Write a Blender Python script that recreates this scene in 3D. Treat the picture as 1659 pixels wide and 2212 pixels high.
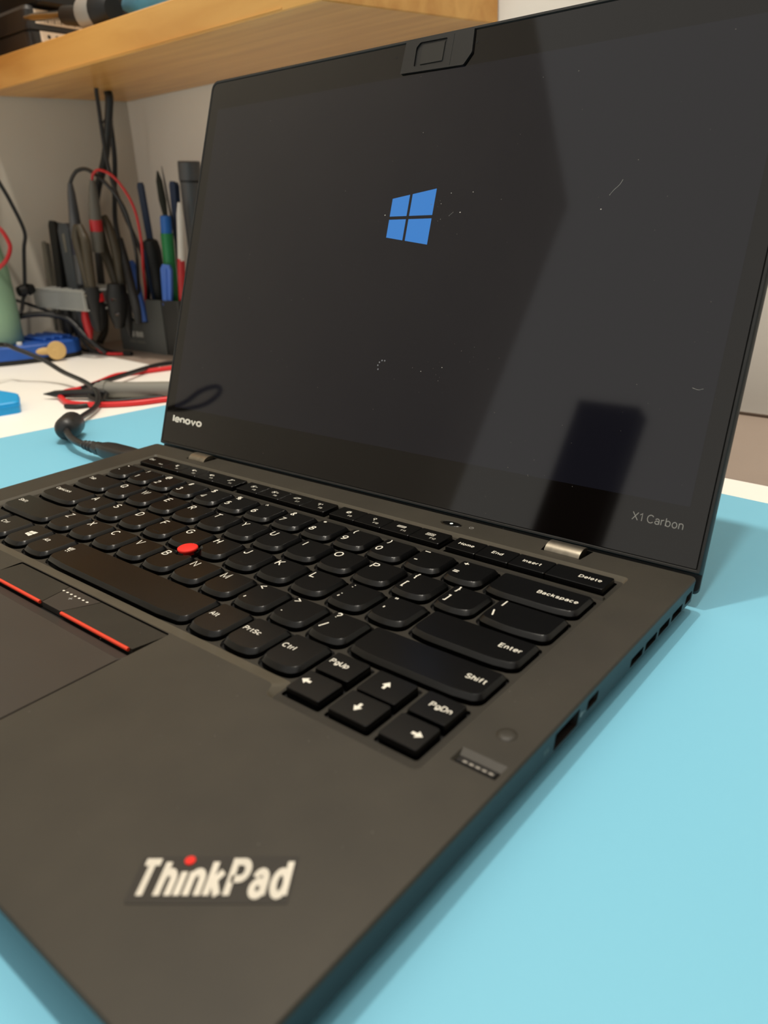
import bpy, bmesh, math, random
from mathutils import Vector, Matrix
random.seed(7)
MM = 0.001
ZOFF = 765.0            # laptop frame (mm, deck surface z=0) -> world: the desk top lies 750 mm above the floor
scene = bpy.context.scene
for o in list(bpy.data.objects):
    bpy.data.objects.remove(o)
COL = scene.collection

def W(p):
    return Vector((p[0] * MM, p[1] * MM, (p[2] + ZOFF) * MM))

def srgb(r, g, b):
    f = lambda c: (c / 255 / 12.92) if c / 255 <= 0.04045 else ((c / 255 + 0.055) / 1.055) ** 2.4
    return (f(r), f(g), f(b), 1.0)

# ---------------------------------------------------------------- camera
cam_d = bpy.data.cameras.new('camera')
cam = bpy.data.objects.new('camera', cam_d)
COL.objects.link(cam)
right = Vector((0.77272538, 0.63336202, -0.04180952))
down = Vector((0.20115823, -0.30682921, -0.93026405))
fwd = Vector((-0.6020223, 0.71042831, -0.3645007))
m = Matrix((right, -down, -fwd)).transposed().to_4x4()
m.translation = W((406.36, -36.77, 128.77))
cam.matrix_world = m
cam_d.sensor_fit = 'VERTICAL'
cam_d.sensor_height = 36.0
cam_d.sensor_width = 27.0
cam_d.lens = 36.0 * 1659.98 / 2212
cam_d.clip_start = 0.01
cam_d.clip_end = 50
cam_d.dof.use_dof = True
cam_d.dof.focus_distance = 0.335
cam_d.dof.aperture_fstop = 13.0
scene.camera = cam

# ---------------------------------------------------------------- world, lamps, exposure
world = bpy.data.worlds.new('room_light')
scene.world = world
world.use_nodes = True
bg = world.node_tree.nodes['Background']
bg.inputs[0].default_value = (1.0, 0.95, 0.86, 1)
bg.inputs[1].default_value = 0.98

def area_lamp(name, loc, size, power, color, target=None):
    d = bpy.data.lights.new(name, 'AREA')
    d.shape = 'DISK'
    d.size = size
    d.energy = power
    d.color = color
    o = bpy.data.objects.new(name, d)
    COL.objects.link(o)
    o.location = W(loc)
    if target is not None:
        v = W(target) - W(loc)
        o.rotation_euler = v.to_track_quat('-Z', 'Y').to_euler()
    return o
WARM = (1.0, 0.92, 0.79)
LAMPS = [(375, 205, 7.8), (-55, 215, 12.0)]
for lx_, ly_, lp_w in LAMPS:
    area_lamp('ceiling_lamp_light', (lx_, ly_, 1690), 0.06, lp_w, WARM)
scene.view_settings.view_transform = 'Standard'
scene.view_settings.look = 'None'
scene.view_settings.gamma = 1.0
scene.view_settings.use_curve_mapping = False
scene.view_settings.exposure = 0.0
scene.cycles.use_denoising = True

# ---------------------------------------------------------------- materials
MATS = {}
def mat(name, col, rough=0.5, spec=0.5, metal=0.0, noise=None, bump=None, emit=None, trans=0.0, alpha=None, coat=0.0):
    """noise=(scale, amount) varies the colour; bump=(scale, strength) gives fine relief"""
    if name in MATS:
        return MATS[name]
    mt = bpy.data.materials.new(name)
    mt.use_nodes = True
    nt = mt.node_tree
    b = nt.nodes['Principled BSDF']
    c = srgb(*col)
    b.inputs['Base Color'].default_value = c
    b.inputs['Roughness'].default_value = rough
    b.inputs['Specular IOR Level'].default_value = spec
    b.inputs['Metallic'].default_value = metal
    b.inputs['Coat Weight'].default_value = coat
    b.inputs['Transmission Weight'].default_value = trans
    if emit:
        b.inputs['Emission Color'].default_value = srgb(*emit[0])
        b.inputs['Emission Strength'].default_value = emit[1]
    if alpha is not None:
        b.inputs['Alpha'].default_value = alpha
    tc = nt.nodes.new('ShaderNodeTexCoord')
    if noise:
        n = nt.nodes.new('ShaderNodeTexNoise')
        n.inputs['Scale'].default_value = noise[0]
        n.inputs['Detail'].default_value = 5
        nt.links.new(tc.outputs['Object'], n.inputs['Vector'])
        r = nt.nodes.new('ShaderNodeValToRGB')
        k = noise[1]
        r.color_ramp.elements[0].position = 0.3
        r.color_ramp.elements[1].position = 0.7
        r.color_ramp.elements[0].color = tuple(v * (1 - k) for v in c[:3]) + (1,)
        r.color_ramp.elements[1].color = tuple(min(1, v * (1 + k)) for v in c[:3]) + (1,)
        nt.links.new(n.outputs['Fac'], r.inputs['Fac'])
        nt.links.new(r.outputs['Color'], b.inputs['Base Color'])
    if bump:
        n2 = nt.nodes.new('ShaderNodeTexNoise')
        n2.inputs['Scale'].default_value = bump[0]
        nt.links.new(tc.outputs['Object'], n2.inputs['Vector'])
        bp = nt.nodes.new('ShaderNodeBump')
        bp.inputs['Strength'].default_value = bump[1]
        bp.inputs['Distance'].default_value = 0.0005
        nt.links.new(n2.outputs['Fac'], bp.inputs['Height'])
        nt.links.new(bp.outputs['Normal'], b.inputs['Normal'])
    MATS[name] = mt
    return mt

def wood_mat():
    mt = bpy.data.materials.new('pine_wood')
    mt.use_nodes = True
    nt = mt.node_tree
    b = nt.nodes['Principled BSDF']
    b.inputs['Roughness'].default_value = 0.32
    b.inputs['Specular IOR Level'].default_value = 0.5
    tc = nt.nodes.new('ShaderNodeTexCoord')
    mp = nt.nodes.new('ShaderNodeMapping')
    mp.inputs['Scale'].default_value = (3.0, 40.0, 30.0)
    nt.links.new(tc.outputs['Object'], mp.inputs['Vector'])
    n = nt.nodes.new('ShaderNodeTexNoise')
    n.inputs['Scale'].default_value = 1.6
    n.inputs['Detail'].default_value = 6
    n.inputs['Distortion'].default_value = 0.6
    nt.links.new(mp.outputs['Vector'], n.inputs['Vector'])
    r = nt.nodes.new('ShaderNodeValToRGB')
    r.color_ramp.elements[0].position = 0.25
    r.color_ramp.elements[1].position = 0.75
    r.color_ramp.elements[0].color = srgb(200, 138, 66)
    r.color_ramp.elements[1].color = srgb(234, 180, 102)
    nt.links.new(n.outputs['Fac'], r.inputs['Fac'])
    nt.links.new(r.outputs['Color'], b.inputs['Base Color'])
    return mt

M_DECK = mat('soft_touch_black', (48, 44, 36), 0.5, 0.42, noise=(32, 0.2), bump=(2500, 0.12))
M_PAD = mat('touchpad_grey', (50, 46, 43), 0.4, 0.42, noise=(30, 0.06))
M_CHASSIS = mat('chassis_black', (9, 10, 11), 0.4, 0.3)
M_KEY = mat('key_plastic', (4, 4, 4), 0.24, 0.3, noise=(60, 0.25))
M_BLACK = mat('deep_black', (7, 7, 7), 0.6, 0.3)
M_BEZ = mat('keyboard_surround', (41, 38, 32), 0.5, 0.3, noise=(60, 0.12), bump=(2500, 0.1))
M_WHITE = mat('legend_white', (228, 224, 212), 0.6, 0.3)
M_GREYPRINT = mat('legend_grey', (146, 144, 140), 0.6, 0.3)
M_RED = mat('trackpoint_red', (226, 42, 32), 0.6, 0.3)
M_REDBAR = mat('red_stripe', (222, 66, 40), 0.45, 0.4)
M_STEEL = mat('hinge_steel', (140, 133, 120), 0.38, 0.5, metal=1.0, noise=(200, 0.25))
M_GLASS = mat('screen_glass', (9, 6, 5), 0.045, 0.45)
M_DISPLAY = mat('display_panel', (7, 5, 5), 0.05, 0.45, emit=((90, 92, 116), 0.04))
M_LOGOBLUE = mat('screen_logo_blue', (0, 0, 0), 0.05, 0.6, emit=((52, 128, 205), 0.9))
M_DOTGLOW = mat('screen_dot_glow', (0, 0, 0), 0.05, 0.6, emit=((150, 150, 150), 0.55))
M_LED = mat('led_white', (0, 0, 0), 0.3, 0.5, emit=((235, 240, 225), 1.4))
M_DUST = mat('dust', (205, 200, 190), 0.9, 0.1)
M_RUBBER = mat('rubber_black', (20, 20, 20), 0.55, 0.4)
M_SENSOR = mat('sensor_glass', (6, 5, 6), 0.1, 0.6)
M_CHR0 = mat('bright_steel', (215, 212, 206), 0.18, 0.5, metal=1.0)
M_PORT = mat('port_plastic', (38, 32, 28), 0.5, 0.4)

# ---------------------------------------------------------------- mesh helpers (all input in mm)
def mesh_data(name, V, F, material, smooth=False):
    me = bpy.data.meshes.new(name)
    me.from_pydata([(v[0] * MM, v[1] * MM, v[2] * MM) for v in V], [], F)
    if material:
        me.materials.append(material)
    if smooth:
        me.polygons.foreach_set('use_smooth', [True] * len(me.polygons))
        try:
            me.set_sharp_from_angle(angle=math.radians(smooth if smooth is not True else 40))
        except Exception:
            pass
    me.validate()
    me.update()
    return me

class Thing:
    """a top-level object: an Empty at org (laptop-frame mm) with mesh parts, or a single mesh when built with .solo"""
    def __init__(self, name, label, cat, org, group=None, rotz=0.0):
        self.org = Vector(org)
        self.o = bpy.data.objects.new(name, None)
        self.o.empty_display_size = 0.02
        COL.objects.link(self.o)
        self.o.location = W(org)
        self.o['label'] = label
        self.o['category'] = cat
        if group:
            self.o['group'] = group
    def part(self, name, VF, material, under=None, at=None, smooth=False, me=None, label=None, stuff=False):
        """VF in absolute laptop-frame mm, or local to `at` when given"""
        if me is None:
            V, F = VF
            if at is None:
                V = [(v[0] - self.org.x, v[1] - self.org.y, v[2] - self.org.z) for v in V]
            me = mesh_data(name, V, F, material, smooth)
        ob = bpy.data.objects.new(name, me)
        COL.objects.link(ob)
        ob.parent = under if under is not None else self.o
        if at is not None:
            off = Vector(at) - (self.org if under is None else Vector((0, 0, 0)))
            ob.location = off * MM
        if label:
            ob['label'] = label
        if stuff:
            ob['kind'] = 'stuff'
        return ob

def solo(name, label, cat, VF, material, org, smooth=False, group=None, kind=None):
    V, F = VF
    V = [(v[0] - org[0], v[1] - org[1], v[2] - org[2]) for v in V]
    ob = bpy.data.objects.new(name, mesh_data(name, V, F, material, smooth))
    COL.objects.link(ob)
    ob.location = W(org)
    if label:
        ob['label'] = label
    if cat:
        ob['category'] = cat
    if group:
        ob['group'] = group
    if kind:
        ob['kind'] = kind
    return ob

def join(*vfs):
    V, F = [], []
    for v, f in vfs:
        k = len(V)
        V += list(v)
        F += [tuple(i + k for i in q) for q in f]
    return V, F

def rrect(x0, x1, y0, y1, r, n=5, sub=0):
    r = max(0.01, min(r, (x1 - x0) / 2 - 0.001, (y1 - y0) / 2 - 0.001))
    pts = []
    for cx, cy, a0 in ((x1 - r, y1 - r, 0), (x0 + r, y1 - r, 90), (x0 + r, y0 + r, 180), (x1 - r, y0 + r, 270)):
        for i in range(n + 1):
            a = math.radians(a0 + 90 * i / n)
            pts.append((cx + r * math.cos(a), cy + r * math.sin(a)))
    return subdiv(pts, sub) if sub else pts

def subdiv(pts, maxlen):
    out = []
    for i, p in enumerate(pts):
        q = pts[(i + 1) % len(pts)]
        d = math.dist(p, q)
        k = max(1, int(math.ceil(d / maxlen)))
        for j in range(k):
            out.append((p[0] + (q[0] - p[0]) * j / k, p[1] + (q[1] - p[1]) * j / k))
    return out

def fillet(poly, r, n=4):
    out = []
    N = len(poly)
    for i in range(N):
        p0, p, p1 = Vector(poly[i - 1]), Vector(poly[i]), Vector(poly[(i + 1) % N])
        a = (p0 - p).normalized()
        b = (p1 - p).normalized()
        ri = min(r, (p0 - p).length * 0.45, (p1 - p).length * 0.45)
        s, e = p + a * ri, p + b * ri
        for j in range(n + 1):
            t = j / n
            out.append(tuple((1 - t) ** 2 * s + 2 * t * (1 - t) * p + t * t * e))
    return out

def loft(loops, cap0=True, cap1=True, close=True, skip=None):
    """loops: equal-length lists of 3-D points"""
    V, F = [], []
    n = len(loops[0])
    for lp in loops:
        V += [tuple(p) for p in lp]
    for k in range(len(loops) - 1):
        for i in range(n if close else n - 1):
            j = (i + 1) % n
            q = (k * n + i, k * n + j, (k + 1) * n + j, (k + 1) * n + i)
            if skip and skip([V[x] for x in q]):
                continue
            F.append(q)
    if cap0:
        F.append(tuple(range(n - 1, -1, -1)))
    if cap1:
        F.append(tuple(range((len(loops) - 1) * n, len(loops) * n)))
    return V, F

def at_z(loop, z):
    return [(p[0], p[1], z) for p in loop]

def prism(loop, z0, z1, bevel=0.0, inset=None):
    """extrude a CCW 2-D loop; bevel shrinks towards the centroid along z"""
    if not bevel:
        return loft([at_z(loop, z0), at_z(loop, z1)])
    ins = shrink(loop, bevel)
    return loft([at_z(loop, z0), at_z(loop, z1 - bevel), at_z(ins, z1)])

def shrink(loop, d):
    out = []
    N = len(loop)
    for i in range(N):
        a, p, b = Vector(loop[i - 1]), Vector(loop[i]), Vector(loop[(i + 1) % N])
        e1 = (p - a)
        e2 = (b - p)
        n1 = Vector((-e1.y, e1.x)).normalized() if e1.length > 1e-6 else Vector((0, 0))
        n2 = Vector((-e2.y, e2.x)).normalized() if e2.length > 1e-6 else Vector((0, 0))
        nn = n1 + n2
        if nn.length < 1e-6:
            out.append(tuple(p))
            continue
        nn.normalize()
        c = max(0.4, nn.dot(n1) if n1.length else 1)
        out.append(tuple(p + nn * d / c))
    return out

def box(x0, x1, y0, y1, z0, z1):
    V = [(x, y, z) for z in (z0, z1) for y in (y0, y1) for x in (x0, x1)]
    return V, [(0, 2, 3, 1), (4, 5, 7, 6), (0, 1, 5, 4), (2, 6, 7, 3), (0, 4, 6, 2), (1, 3, 7, 5)]

def fill_holes(outer, holes, z):
    """flat face with holes, as triangles at height z, normals up"""
    bm = bmesh.new()
    edges = []
    for lp in [outer] + holes:
        vs = [bm.verts.new((p[0], p[1], 0)) for p in lp]
        for i in range(len(vs)):
            edges.append(bm.edges.new((vs[i], vs[(i + 1) % len(vs)])))
    bmesh.ops.triangle_fill(bm, use_beauty=True, use_dissolve=False, edges=edges)
    bm.verts.index_update()
    V = [(v.co.x, v.co.y, z) for v in bm.verts]
    F = []
    for f in bm.faces:
        ids = [v.index for v in f.verts]
        a, b, c = (V[i] for i in ids[:3])
        if (b[0] - a[0]) * (c[1] - a[1]) - (b[1] - a[1]) * (c[0] - a[0]) < 0:
            ids.reverse()
        F.append(tuple(ids))
    bm.free()
    return V, F

def catmull(pts, k=6):
    pts = [Vector(p) for p in pts]
    if len(pts) < 3:
        return pts
    P = [pts[0] * 2 - pts[1]] + pts + [pts[-1] * 2 - pts[-2]]
    out = []
    for i in range(1, len(P) - 2):
        p0, p1, p2, p3 = P[i - 1:i + 3]
        for j in range(k):
            t = j / k
            out.append(0.5 * ((2 * p1) + (p2 - p0) * t + (2 * p0 - 5 * p1 + 4 * p2 - p3) * t * t + (3 * p1 - p0 - 3 * p2 + p3) * t ** 3))
    out.append(pts[-1])
    return out

def tube(pts, r, seg=10, k=6, smooth=True):
    """pts: path; r: radius or list of radii per control point"""
    path = catmull(pts, k) if smooth else [Vector(p) for p in pts]
    n = len(path)
    if isinstance(r, (list, tuple)):
        rr = []
        m_ = len(r) - 1
        for i in range(n):
            t = i / (n - 1) * m_
            a = min(int(t), m_ - 1) if m_ > 0 else 0
            rr.append(r[a] + (r[min(a + 1, m_)] - r[a]) * (t - a))
    else:
        rr = [r] * n
    loops = []
    ref = None
    for i, p in enumerate(path):
        d = (path[min(i + 1, n - 1)] - path[max(i - 1, 0)])
        if d.length < 1e-9:
            d = Vector((0, 0, 1))
        d.normalize()
        if ref is None:
            ref = d.orthogonal().normalized()
        ref = (ref - d * ref.dot(d))
        ref = ref.normalized() if ref.length > 1e-6 else d.orthogonal().normalized()
        u = d.cross(ref)
        loops.append([tuple(p + rr[i] * (math.cos(2 * math.pi * j / seg) * ref + math.sin(2 * math.pi * j / seg) * u)) for j in range(seg)])
    return loft(loops)

def rod(p0, p1, prof, seg=14):
    """lathe along p0->p1; prof = [(t 0..1, radius)]"""
    p0, p1 = Vector(p0), Vector(p1)
    d = (p1 - p0)
    L = d.length
    d = d / L
    a = d.orthogonal().normalized()
    b = d.cross(a)
    loops = []
    for t, r in prof:
        c = p0 + d * (L * t)
        loops.append([tuple(c + max(r, 0.01) * (math.cos(2 * math.pi * j / seg) * a + math.sin(2 * math.pi * j / seg) * b)) for j in range(seg)])
    return loft(loops)

def flatbar(p0, p1, w0, w1, th, side=(1, 0, 0)):
    """flat tapered bar between two points with rounded end"""
    p0, p1 = Vector(p0), Vector(p1)
    d = (p1 - p0).normalized()
    s = Vector(side)
    s = (s - d * s.dot(d)).normalized()
    n = d.cross(s)
    L = (p1 - p0).length
    pts = [(-w0 / 2, 0), (w0 / 2, 0), (w1 / 2, L - w1 * 0.35), (w1 * 0.3, L), (-w1 * 0.3, L), (-w1 / 2, L - w1 * 0.35)]
    l0 = [tuple(p0 + s * a + d * b - n * th / 2) for a, b in pts]
    l1 = [tuple(p0 + s * a + d * b + n * th / 2) for a, b in pts]
    return loft([l0, l1])

# ---- stroke lettering (drawn here, no font files): glyph = (width, strokes); a stroke mixes points and arcs
def A_(cx, cy, rx, ry, a0, a1):
    n = max(3, int(abs(a1 - a0) / 22))
    return [(cx + rx * math.cos(math.radians(a0 + (a1 - a0) * i / n)), cy + ry * math.sin(math.radians(a0 + (a1 - a0) * i / n))) for i in range(n + 1)]
def O_(cx, cy, rx, ry):
    return A_(cx, cy, rx, ry, 0, 360)
_S = A_(.3, .755, .27, .245, 25, 270) + A_(.3, .255, .3, .255, 90, -155)[1:]
_s = [(x * .8, y * .7) for x, y in _S]
_P = [(0, 0), (0, 1), (.33, 1)] + A_(.33, .74, .26, .26, 90, -90)[1:] + [(0, .48)]
GL = {
 'A': (.72, [[(0, 0), (.36, 1), (.72, 0)], [(.12, .33), (.6, .33)]]),
 'B': (.6, [[(0, 0), (0, 1), (.33, 1)] + A_(.33, .77, .23, .23, 90, -90)[1:] + [(0, .54)], [(.33, .54)] + A_(.33, .27, .27, .27, 90, -90)[1:] + [(0, 0)]]),
 'C': (.68, [A_(.38, .5, .38, .5, 42, 318)]),
 'D': (.66, [[(0, 0), (0, 1), (.28, 1)] + A_(.28, .5, .38, .5, 90, -90)[1:] + [(0, 0)]]),
 'E': (.55, [[(.55, 1), (0, 1), (0, 0), (.55, 0)], [(0, .53), (.5, .53)]]),
 'F': (.53, [[(.53, 1), (0, 1), (0, 0)], [(0, .5), (.46, .5)]]),
 'G': (.74, [A_(.38, .5, .38, .5, 42, 352) + [(.75, .47), (.43, .47)]]),
 'H': (.6, [[(0, 0), (0, 1)], [(.6, 0), (.6, 1)], [(0, .53), (.6, .53)]]),
 'I': (.02, [[(0, 0), (0, 1)]]),
 'J': (.44, [[(.44, 1), (.44, .25)] + A_(.22, .25, .22, .25, 0, -180)[1:]]),
 'K': (.62, [[(0, 0), (0, 1)], [(.6, 1), (0, .38)], [(.2, .58), (.62, 0)]]),
 'L': (.5, [[(0, 1), (0, 0), (.5, 0)]]),
 'M': (.74, [[(0, 0), (0, 1), (.37, .08), (.74, 1), (.74, 0)]]),
 'N': (.62, [[(0, 0), (0, 1), (.62, 0), (.62, 1)]]),
 'O': (.78, [O_(.39, .5, .39, .5)]),
 'P': (.6, [_P]),
 'Q': (.8, [O_(.39, .5, .39, .5), [(.5, .22), (.8, -.04)]]),
 'R': (.6, [_P, [(.33, .48), (.6, 0)]]),
 'S': (.6, [_S]),
 'T': (.64, [[(0, 1), (.64, 1)], [(.32, 1), (.32, 0)]]),
 'U': (.6, [[(0, 1), (0, .3)] + A_(.3, .3, .3, .3, 180, 360)[1:] + [(.6, 1)]]),
 'V': (.66, [[(0, 1), (.33, 0), (.66, 1)]]),
 'W': (.96, [[(0, 1), (.25, 0), (.48, .95), (.71, 0), (.96, 1)]]),
 'X': (.64, [[(0, 1), (.64, 0)], [(.64, 1), (0, 0)]]),
 'Y': (.64, [[(0, 1), (.32, .45), (.64, 1)], [(.32, .45), (.32, 0)]]),
 'Z': (.6, [[(.02, 1), (.58, 1), (0, 0), (.6, 0)]]),
 'a': (.46, [A_(.24, .47, .21, .23, 165, 0) + [(.45, 0)], O_(.22, .2, .22, .2)]),
 'b': (.5, [[(0, 1), (0, 0)], O_(.25, .35, .25, .35)]),
 'c': (.47, [A_(.26, .35, .26, .35, 45, 315)]),
 'd': (.5, [[(.5, 1), (.5, 0)], O_(.25, .35, .25, .35)]),
 'e': (.5, [[(.02, .36), (.51, .36)] + A_(.26, .35, .25, .35, 2, 318)[1:]]),
 'f': (.32, [A_(.32, .78, .18, .22, 90, 180) + [(.14, 0)], [(0, .68), (.3, .68)]]),
 'g': (.5, [O_(.25, .35, .25, .35), [(.5, .7), (.5, 0)] + A_(.26, 0, .24, .24, 0, -150)[1:]]),
 'h': (.44, [[(0, 1), (0, 0)], [(0, .42)] + A_(.22, .45, .22, .25, 180, 0)[1:] + [(.44, 0)]]),
 'i': (.02, [[(0, .7), (0, 0)], [(0, .88), (0, 1.0)]]),
 '\u0131': (.02, [[(0, .7), (0, 0)]]),
 'k': (.45, [[(0, 1), (0, 0)], [(.42, .7), (0, .28)], [(.16, .42), (.45, 0)]]),
 'l': (.02, [[(0, 1), (0, 0)]]),
 'm': (.72, [[(0, .7), (0, 0)], [(0, .42)] + A_(.18, .45, .18, .25, 180, 0)[1:] + [(.36, 0)], [(.36, .42)] + A_(.54, .45, .18, .25, 180, 0)[1:] + [(.72, 0)]]),
 'n': (.44, [[(0, .7), (0, 0)], [(0, .42)] + A_(.22, .45, .22, .25, 180, 0)[1:] + [(.44, 0)]]),
 'o': (.52, [O_(.26, .35, .26, .35)]),
 'p': (.5, [[(0, .7), (0, -.25)], O_(.25, .35, .25, .35)]),
 'r': (.28, [[(0, .7), (0, 0)], [(0, .4)] + A_(.26, .42, .26, .27, 180, 85)[1:]]),
 's': (.48, [_s]),
 't': (.3, [[(.14, .92), (.14, .15)] + A_(.28, .15, .14, .15, 180, 275)[1:], [(0, .68), (.3, .68)]]),
 'u': (.44, [[(0, .7), (0, .24)] + A_(.22, .24, .22, .24, 180, 360)[1:] + [(.44, .7)], [(.44, .3), (.44, 0)]]),
 'v': (.48, [[(0, .7), (.24, 0), (.48, .7)]]),
 '0': (.58, [O_(.29, .5, .29, .5)]),
 '1': (.26, [[(.0, .76), (.24, .98), (.24, 0)]]),
 '2': (.58, [A_(.28, .72, .27, .28, 165, -32) + [(0, 0), (.58, 0)]]),
 '3': (.55, [A_(.26, .76, .24, .24, 160, -90), A_(.27, .27, .28, .27, 90, -160)]),
 '4': (.6, [[(.44, 0), (.44, 1), (0, .28), (.6, .28)]]),
 '5': (.56, [[(.52, 1), (.1, 1), (.05, .52)] + A_(.28, .33, .28, .33, 135, -150)[1:]]),
 '6': (.58, [A_(.36, .42, .36, .57, 70, 180), O_(.29, .31, .29, .31)]),
 '7': (.56, [[(0, 1), (.56, 1), (.2, 0)]]),
 '8': (.56, [O_(.28, .76, .23, .24), O_(.28, .26, .28, .26)]),
 '9': (.58, [A_(.22, .57, .36, .57, 0, -110), O_(.29, .69, .29, .31)]),
 '`': (.15, [[(0, 1), (.15, .8)]]), '~': (.46, [[(0, .5), (.12, .6), (.32, .46), (.46, .58)]]),
 '!': (.02, [[(0, 1), (0, .3)], [(0, .12), (0, 0)]]),
 '@': (.9, [A_(.45, .45, .45, .55, -40, 290), O_(.45, .45, .2, .24), [(.66, .68), (.66, .28)]]),
 '#': (.6, [[(.14, 0), (.24, 1)], [(.36, 0), (.46, 1)], [(0, .34), (.56, .34)], [(.04, .68), (.6, .68)]]),
 '$': (.6, [_S, [(.3, 1.1), (.3, -.1)]]),
 '%': (.8, [O_(.17, .77, .17, .22), O_(.63, .23, .17, .22), [(.62, 1), (.18, 0)]]),
 '^': (.4, [[(0, .62), (.2, 1), (.4, .62)]]),
 '&': (.64, [O_(.27, .78, .18, .21), [(.14, .62), (.64, 0)], A_(.27, .27, .26, .27, 95, 355)]),
 '*': (.4, [[(.2, 1), (.2, .55)], [(.0, .88), (.4, .66)], [(.4, .88), (0, .66)]]),
 '(': (.2, [A_(.5, .45, .5, .75, 130, 230)]), ')': (.2, [A_(-.3, .45, .5, .75, 50, -50)]),
 '-': (.4, [[(0, .4), (.4, .4)]]), '_': (.75, [[(0, .7), (.75, .7)]]),
 '=': (.6, [[(0, .6), (.6, .6)], [(0, .28), (.6, .28)]]), '+': (.6, [[(0, .45), (.6, .45)], [(.3, .15), (.3, .75)]]),
 '[': (.2, [[(.2, 1.1), (0, 1.1), (0, -.15), (.2, -.15)]]), ']': (.2, [[(0, 1.1), (.2, 1.1), (.2, -.15), (0, -.15)]]),
 '{': (.24, [[(.24, 1.1), (.12, 1.05), (.1, .6), (0, .48), (.1, .36), (.12, -.1), (.24, -.15)]]),
 '}': (.24, [[(0, 1.1), (.12, 1.05), (.14, .6), (.24, .48), (.14, .36), (.12, -.1), (0, -.15)]]),
 '\\': (.36, [[(0, 1.05), (.36, -.05)]]), '|': (.02, [[(0, 1.15), (0, -.1)]]), '/': (.36, [[(.36, 1.05), (0, -.05)]]),
 ';': (.1, [[(.05, .62), (.05, .5)], [(.05, .14), (.05, 0), (0, -.18)]]), ':': (.02, [[(0, .66), (0, .54)], [(0, .14), (0, .02)]]),
 "'": (.02, [[(0, 1), (0, .68)]]), '"': (.22, [[(0, 1), (0, .68)], [(.22, 1), (.22, .68)]]),
 ',': (.1, [[(.05, .14), (.05, 0), (0, -.2)]]), '.': (.02, [[(0, .13), (0, 0)]]),
 '<': (.56, [[(.56, .82), (0, .45), (.56, .08)]]), '>': (.56, [[(0, .82), (.56, .45), (0, .08)]]),
 '?': (.5, [A_(.25, .74, .25, .26, 165, -50) + [(.26, .42), (.26, .28)], [(.26, .1), (.26, 0)]]),
}
def ribbon(pts, w):
    n = len(pts)
    closed = n > 3 and math.dist(pts[0], pts[-1]) < 1e-6
    L, R = [], []
    for i in range(n):
        a = pts[i - 1] if i > 0 else (pts[-2] if closed else None)
        b = pts[i + 1] if i < n - 1 else (pts[1] if closed else None)
        p = Vector(pts[i])
        d1 = (p - Vector(a)).normalized() if a else None
        d2 = (Vector(b) - p).normalized() if b else None
        d1 = d1 or d2
        d2 = d2 or d1
        n1, n2 = Vector((-d1.y, d1.x)), Vector((-d2.y, d2.x))
        m_ = n1 + n2
        m_ = m_.normalized() if m_.length > 1e-3 else n1
        k = min(1.45, 1.0 / max(0.3, m_.dot(n1)))
        L.append(tuple(p + m_ * (w / 2 * k)))
        R.append(tuple(p - m_ * (w / 2 * k)))
    V = L + R
    F = [(i + n, i + n + 1, i + 1, i) for i in range(n - 1)]
    return V, F
_TXT = {}
def text_raw(s, w=0.12, gap=0.0, cx=1.0):
    kk = (s, w, gap, cx)
    if kk in _TXT:
        return _TXT[kk]
    x = 0.0
    out = []
    for c in s:
        if c == ' ':
            x += 0.38
            continue
        wd, st = GL[c]
        for q in st:
            q = [(x + w / 2 + p[0] * cx, w / 2 + p[1] * (1 - w)) for p in q]
            rv, rf = ribbon(q, w)
            out.append(([(p[0], p[1], 0.004 * len(out)) for p in rv], rf))
        x += wd * cx + w + 0.13 + gap
    _TXT[kk] = join(*out)
    return _TXT[kk]
CAPH = 1.0

def text2d(s, x, y, h, align='l', w=0.125, sx=1.0, gap=0.0):
    """flat lettering: cap height h mm, baseline y, stroke w of the cap height"""
    V, F = text_raw(s, w, gap)
    xs = [v[0] for v in V]
    lo, hi = min(xs), max(xs)
    o = {'l': lo, 'c': (lo + hi) / 2, 'r': hi}[align]
    return [(x + (v[0] - o) * h * sx, y + v[1] * h, v[2]) for v in V], F

def zz(v):
    return v[2] if len(v) > 2 else 0.0

def poly2d(*polys):
    V, F = [], []
    for p in polys:
        k = len(V)
        V += list(p)
        F.append(tuple(range(k, k + len(p))))
    return V, F

def circ(cx, cy, r, n=14, ry=None):
    ry = ry or r
    return [(cx + r * math.cos(2 * math.pi * i / n), cy + ry * math.sin(2 * math.pi * i / n)) for i in range(n)]

def join2(*vfs):
    return join(*vfs)

def lift(VF, z):
    V, F = VF
    return [(v[0], v[1], z + zz(v)) for v in V], F

# ================================================================ SETTING
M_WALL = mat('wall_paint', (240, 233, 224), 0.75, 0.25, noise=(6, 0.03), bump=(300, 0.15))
M_FLOOR = mat('floor_boards', (120, 100, 80), 0.5, 0.4, noise=(5, 0.15))
M_DESK = mat('desk_white', (250, 246, 238), 0.45, 0.4, noise=(8, 0.015))
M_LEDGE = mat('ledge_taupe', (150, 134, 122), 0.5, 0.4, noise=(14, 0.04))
M_MAT = mat('desk_mat_blue', (124, 194, 221), 0.5, 0.3, noise=(3, 0.02), bump=(1500, 0.05))

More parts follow.
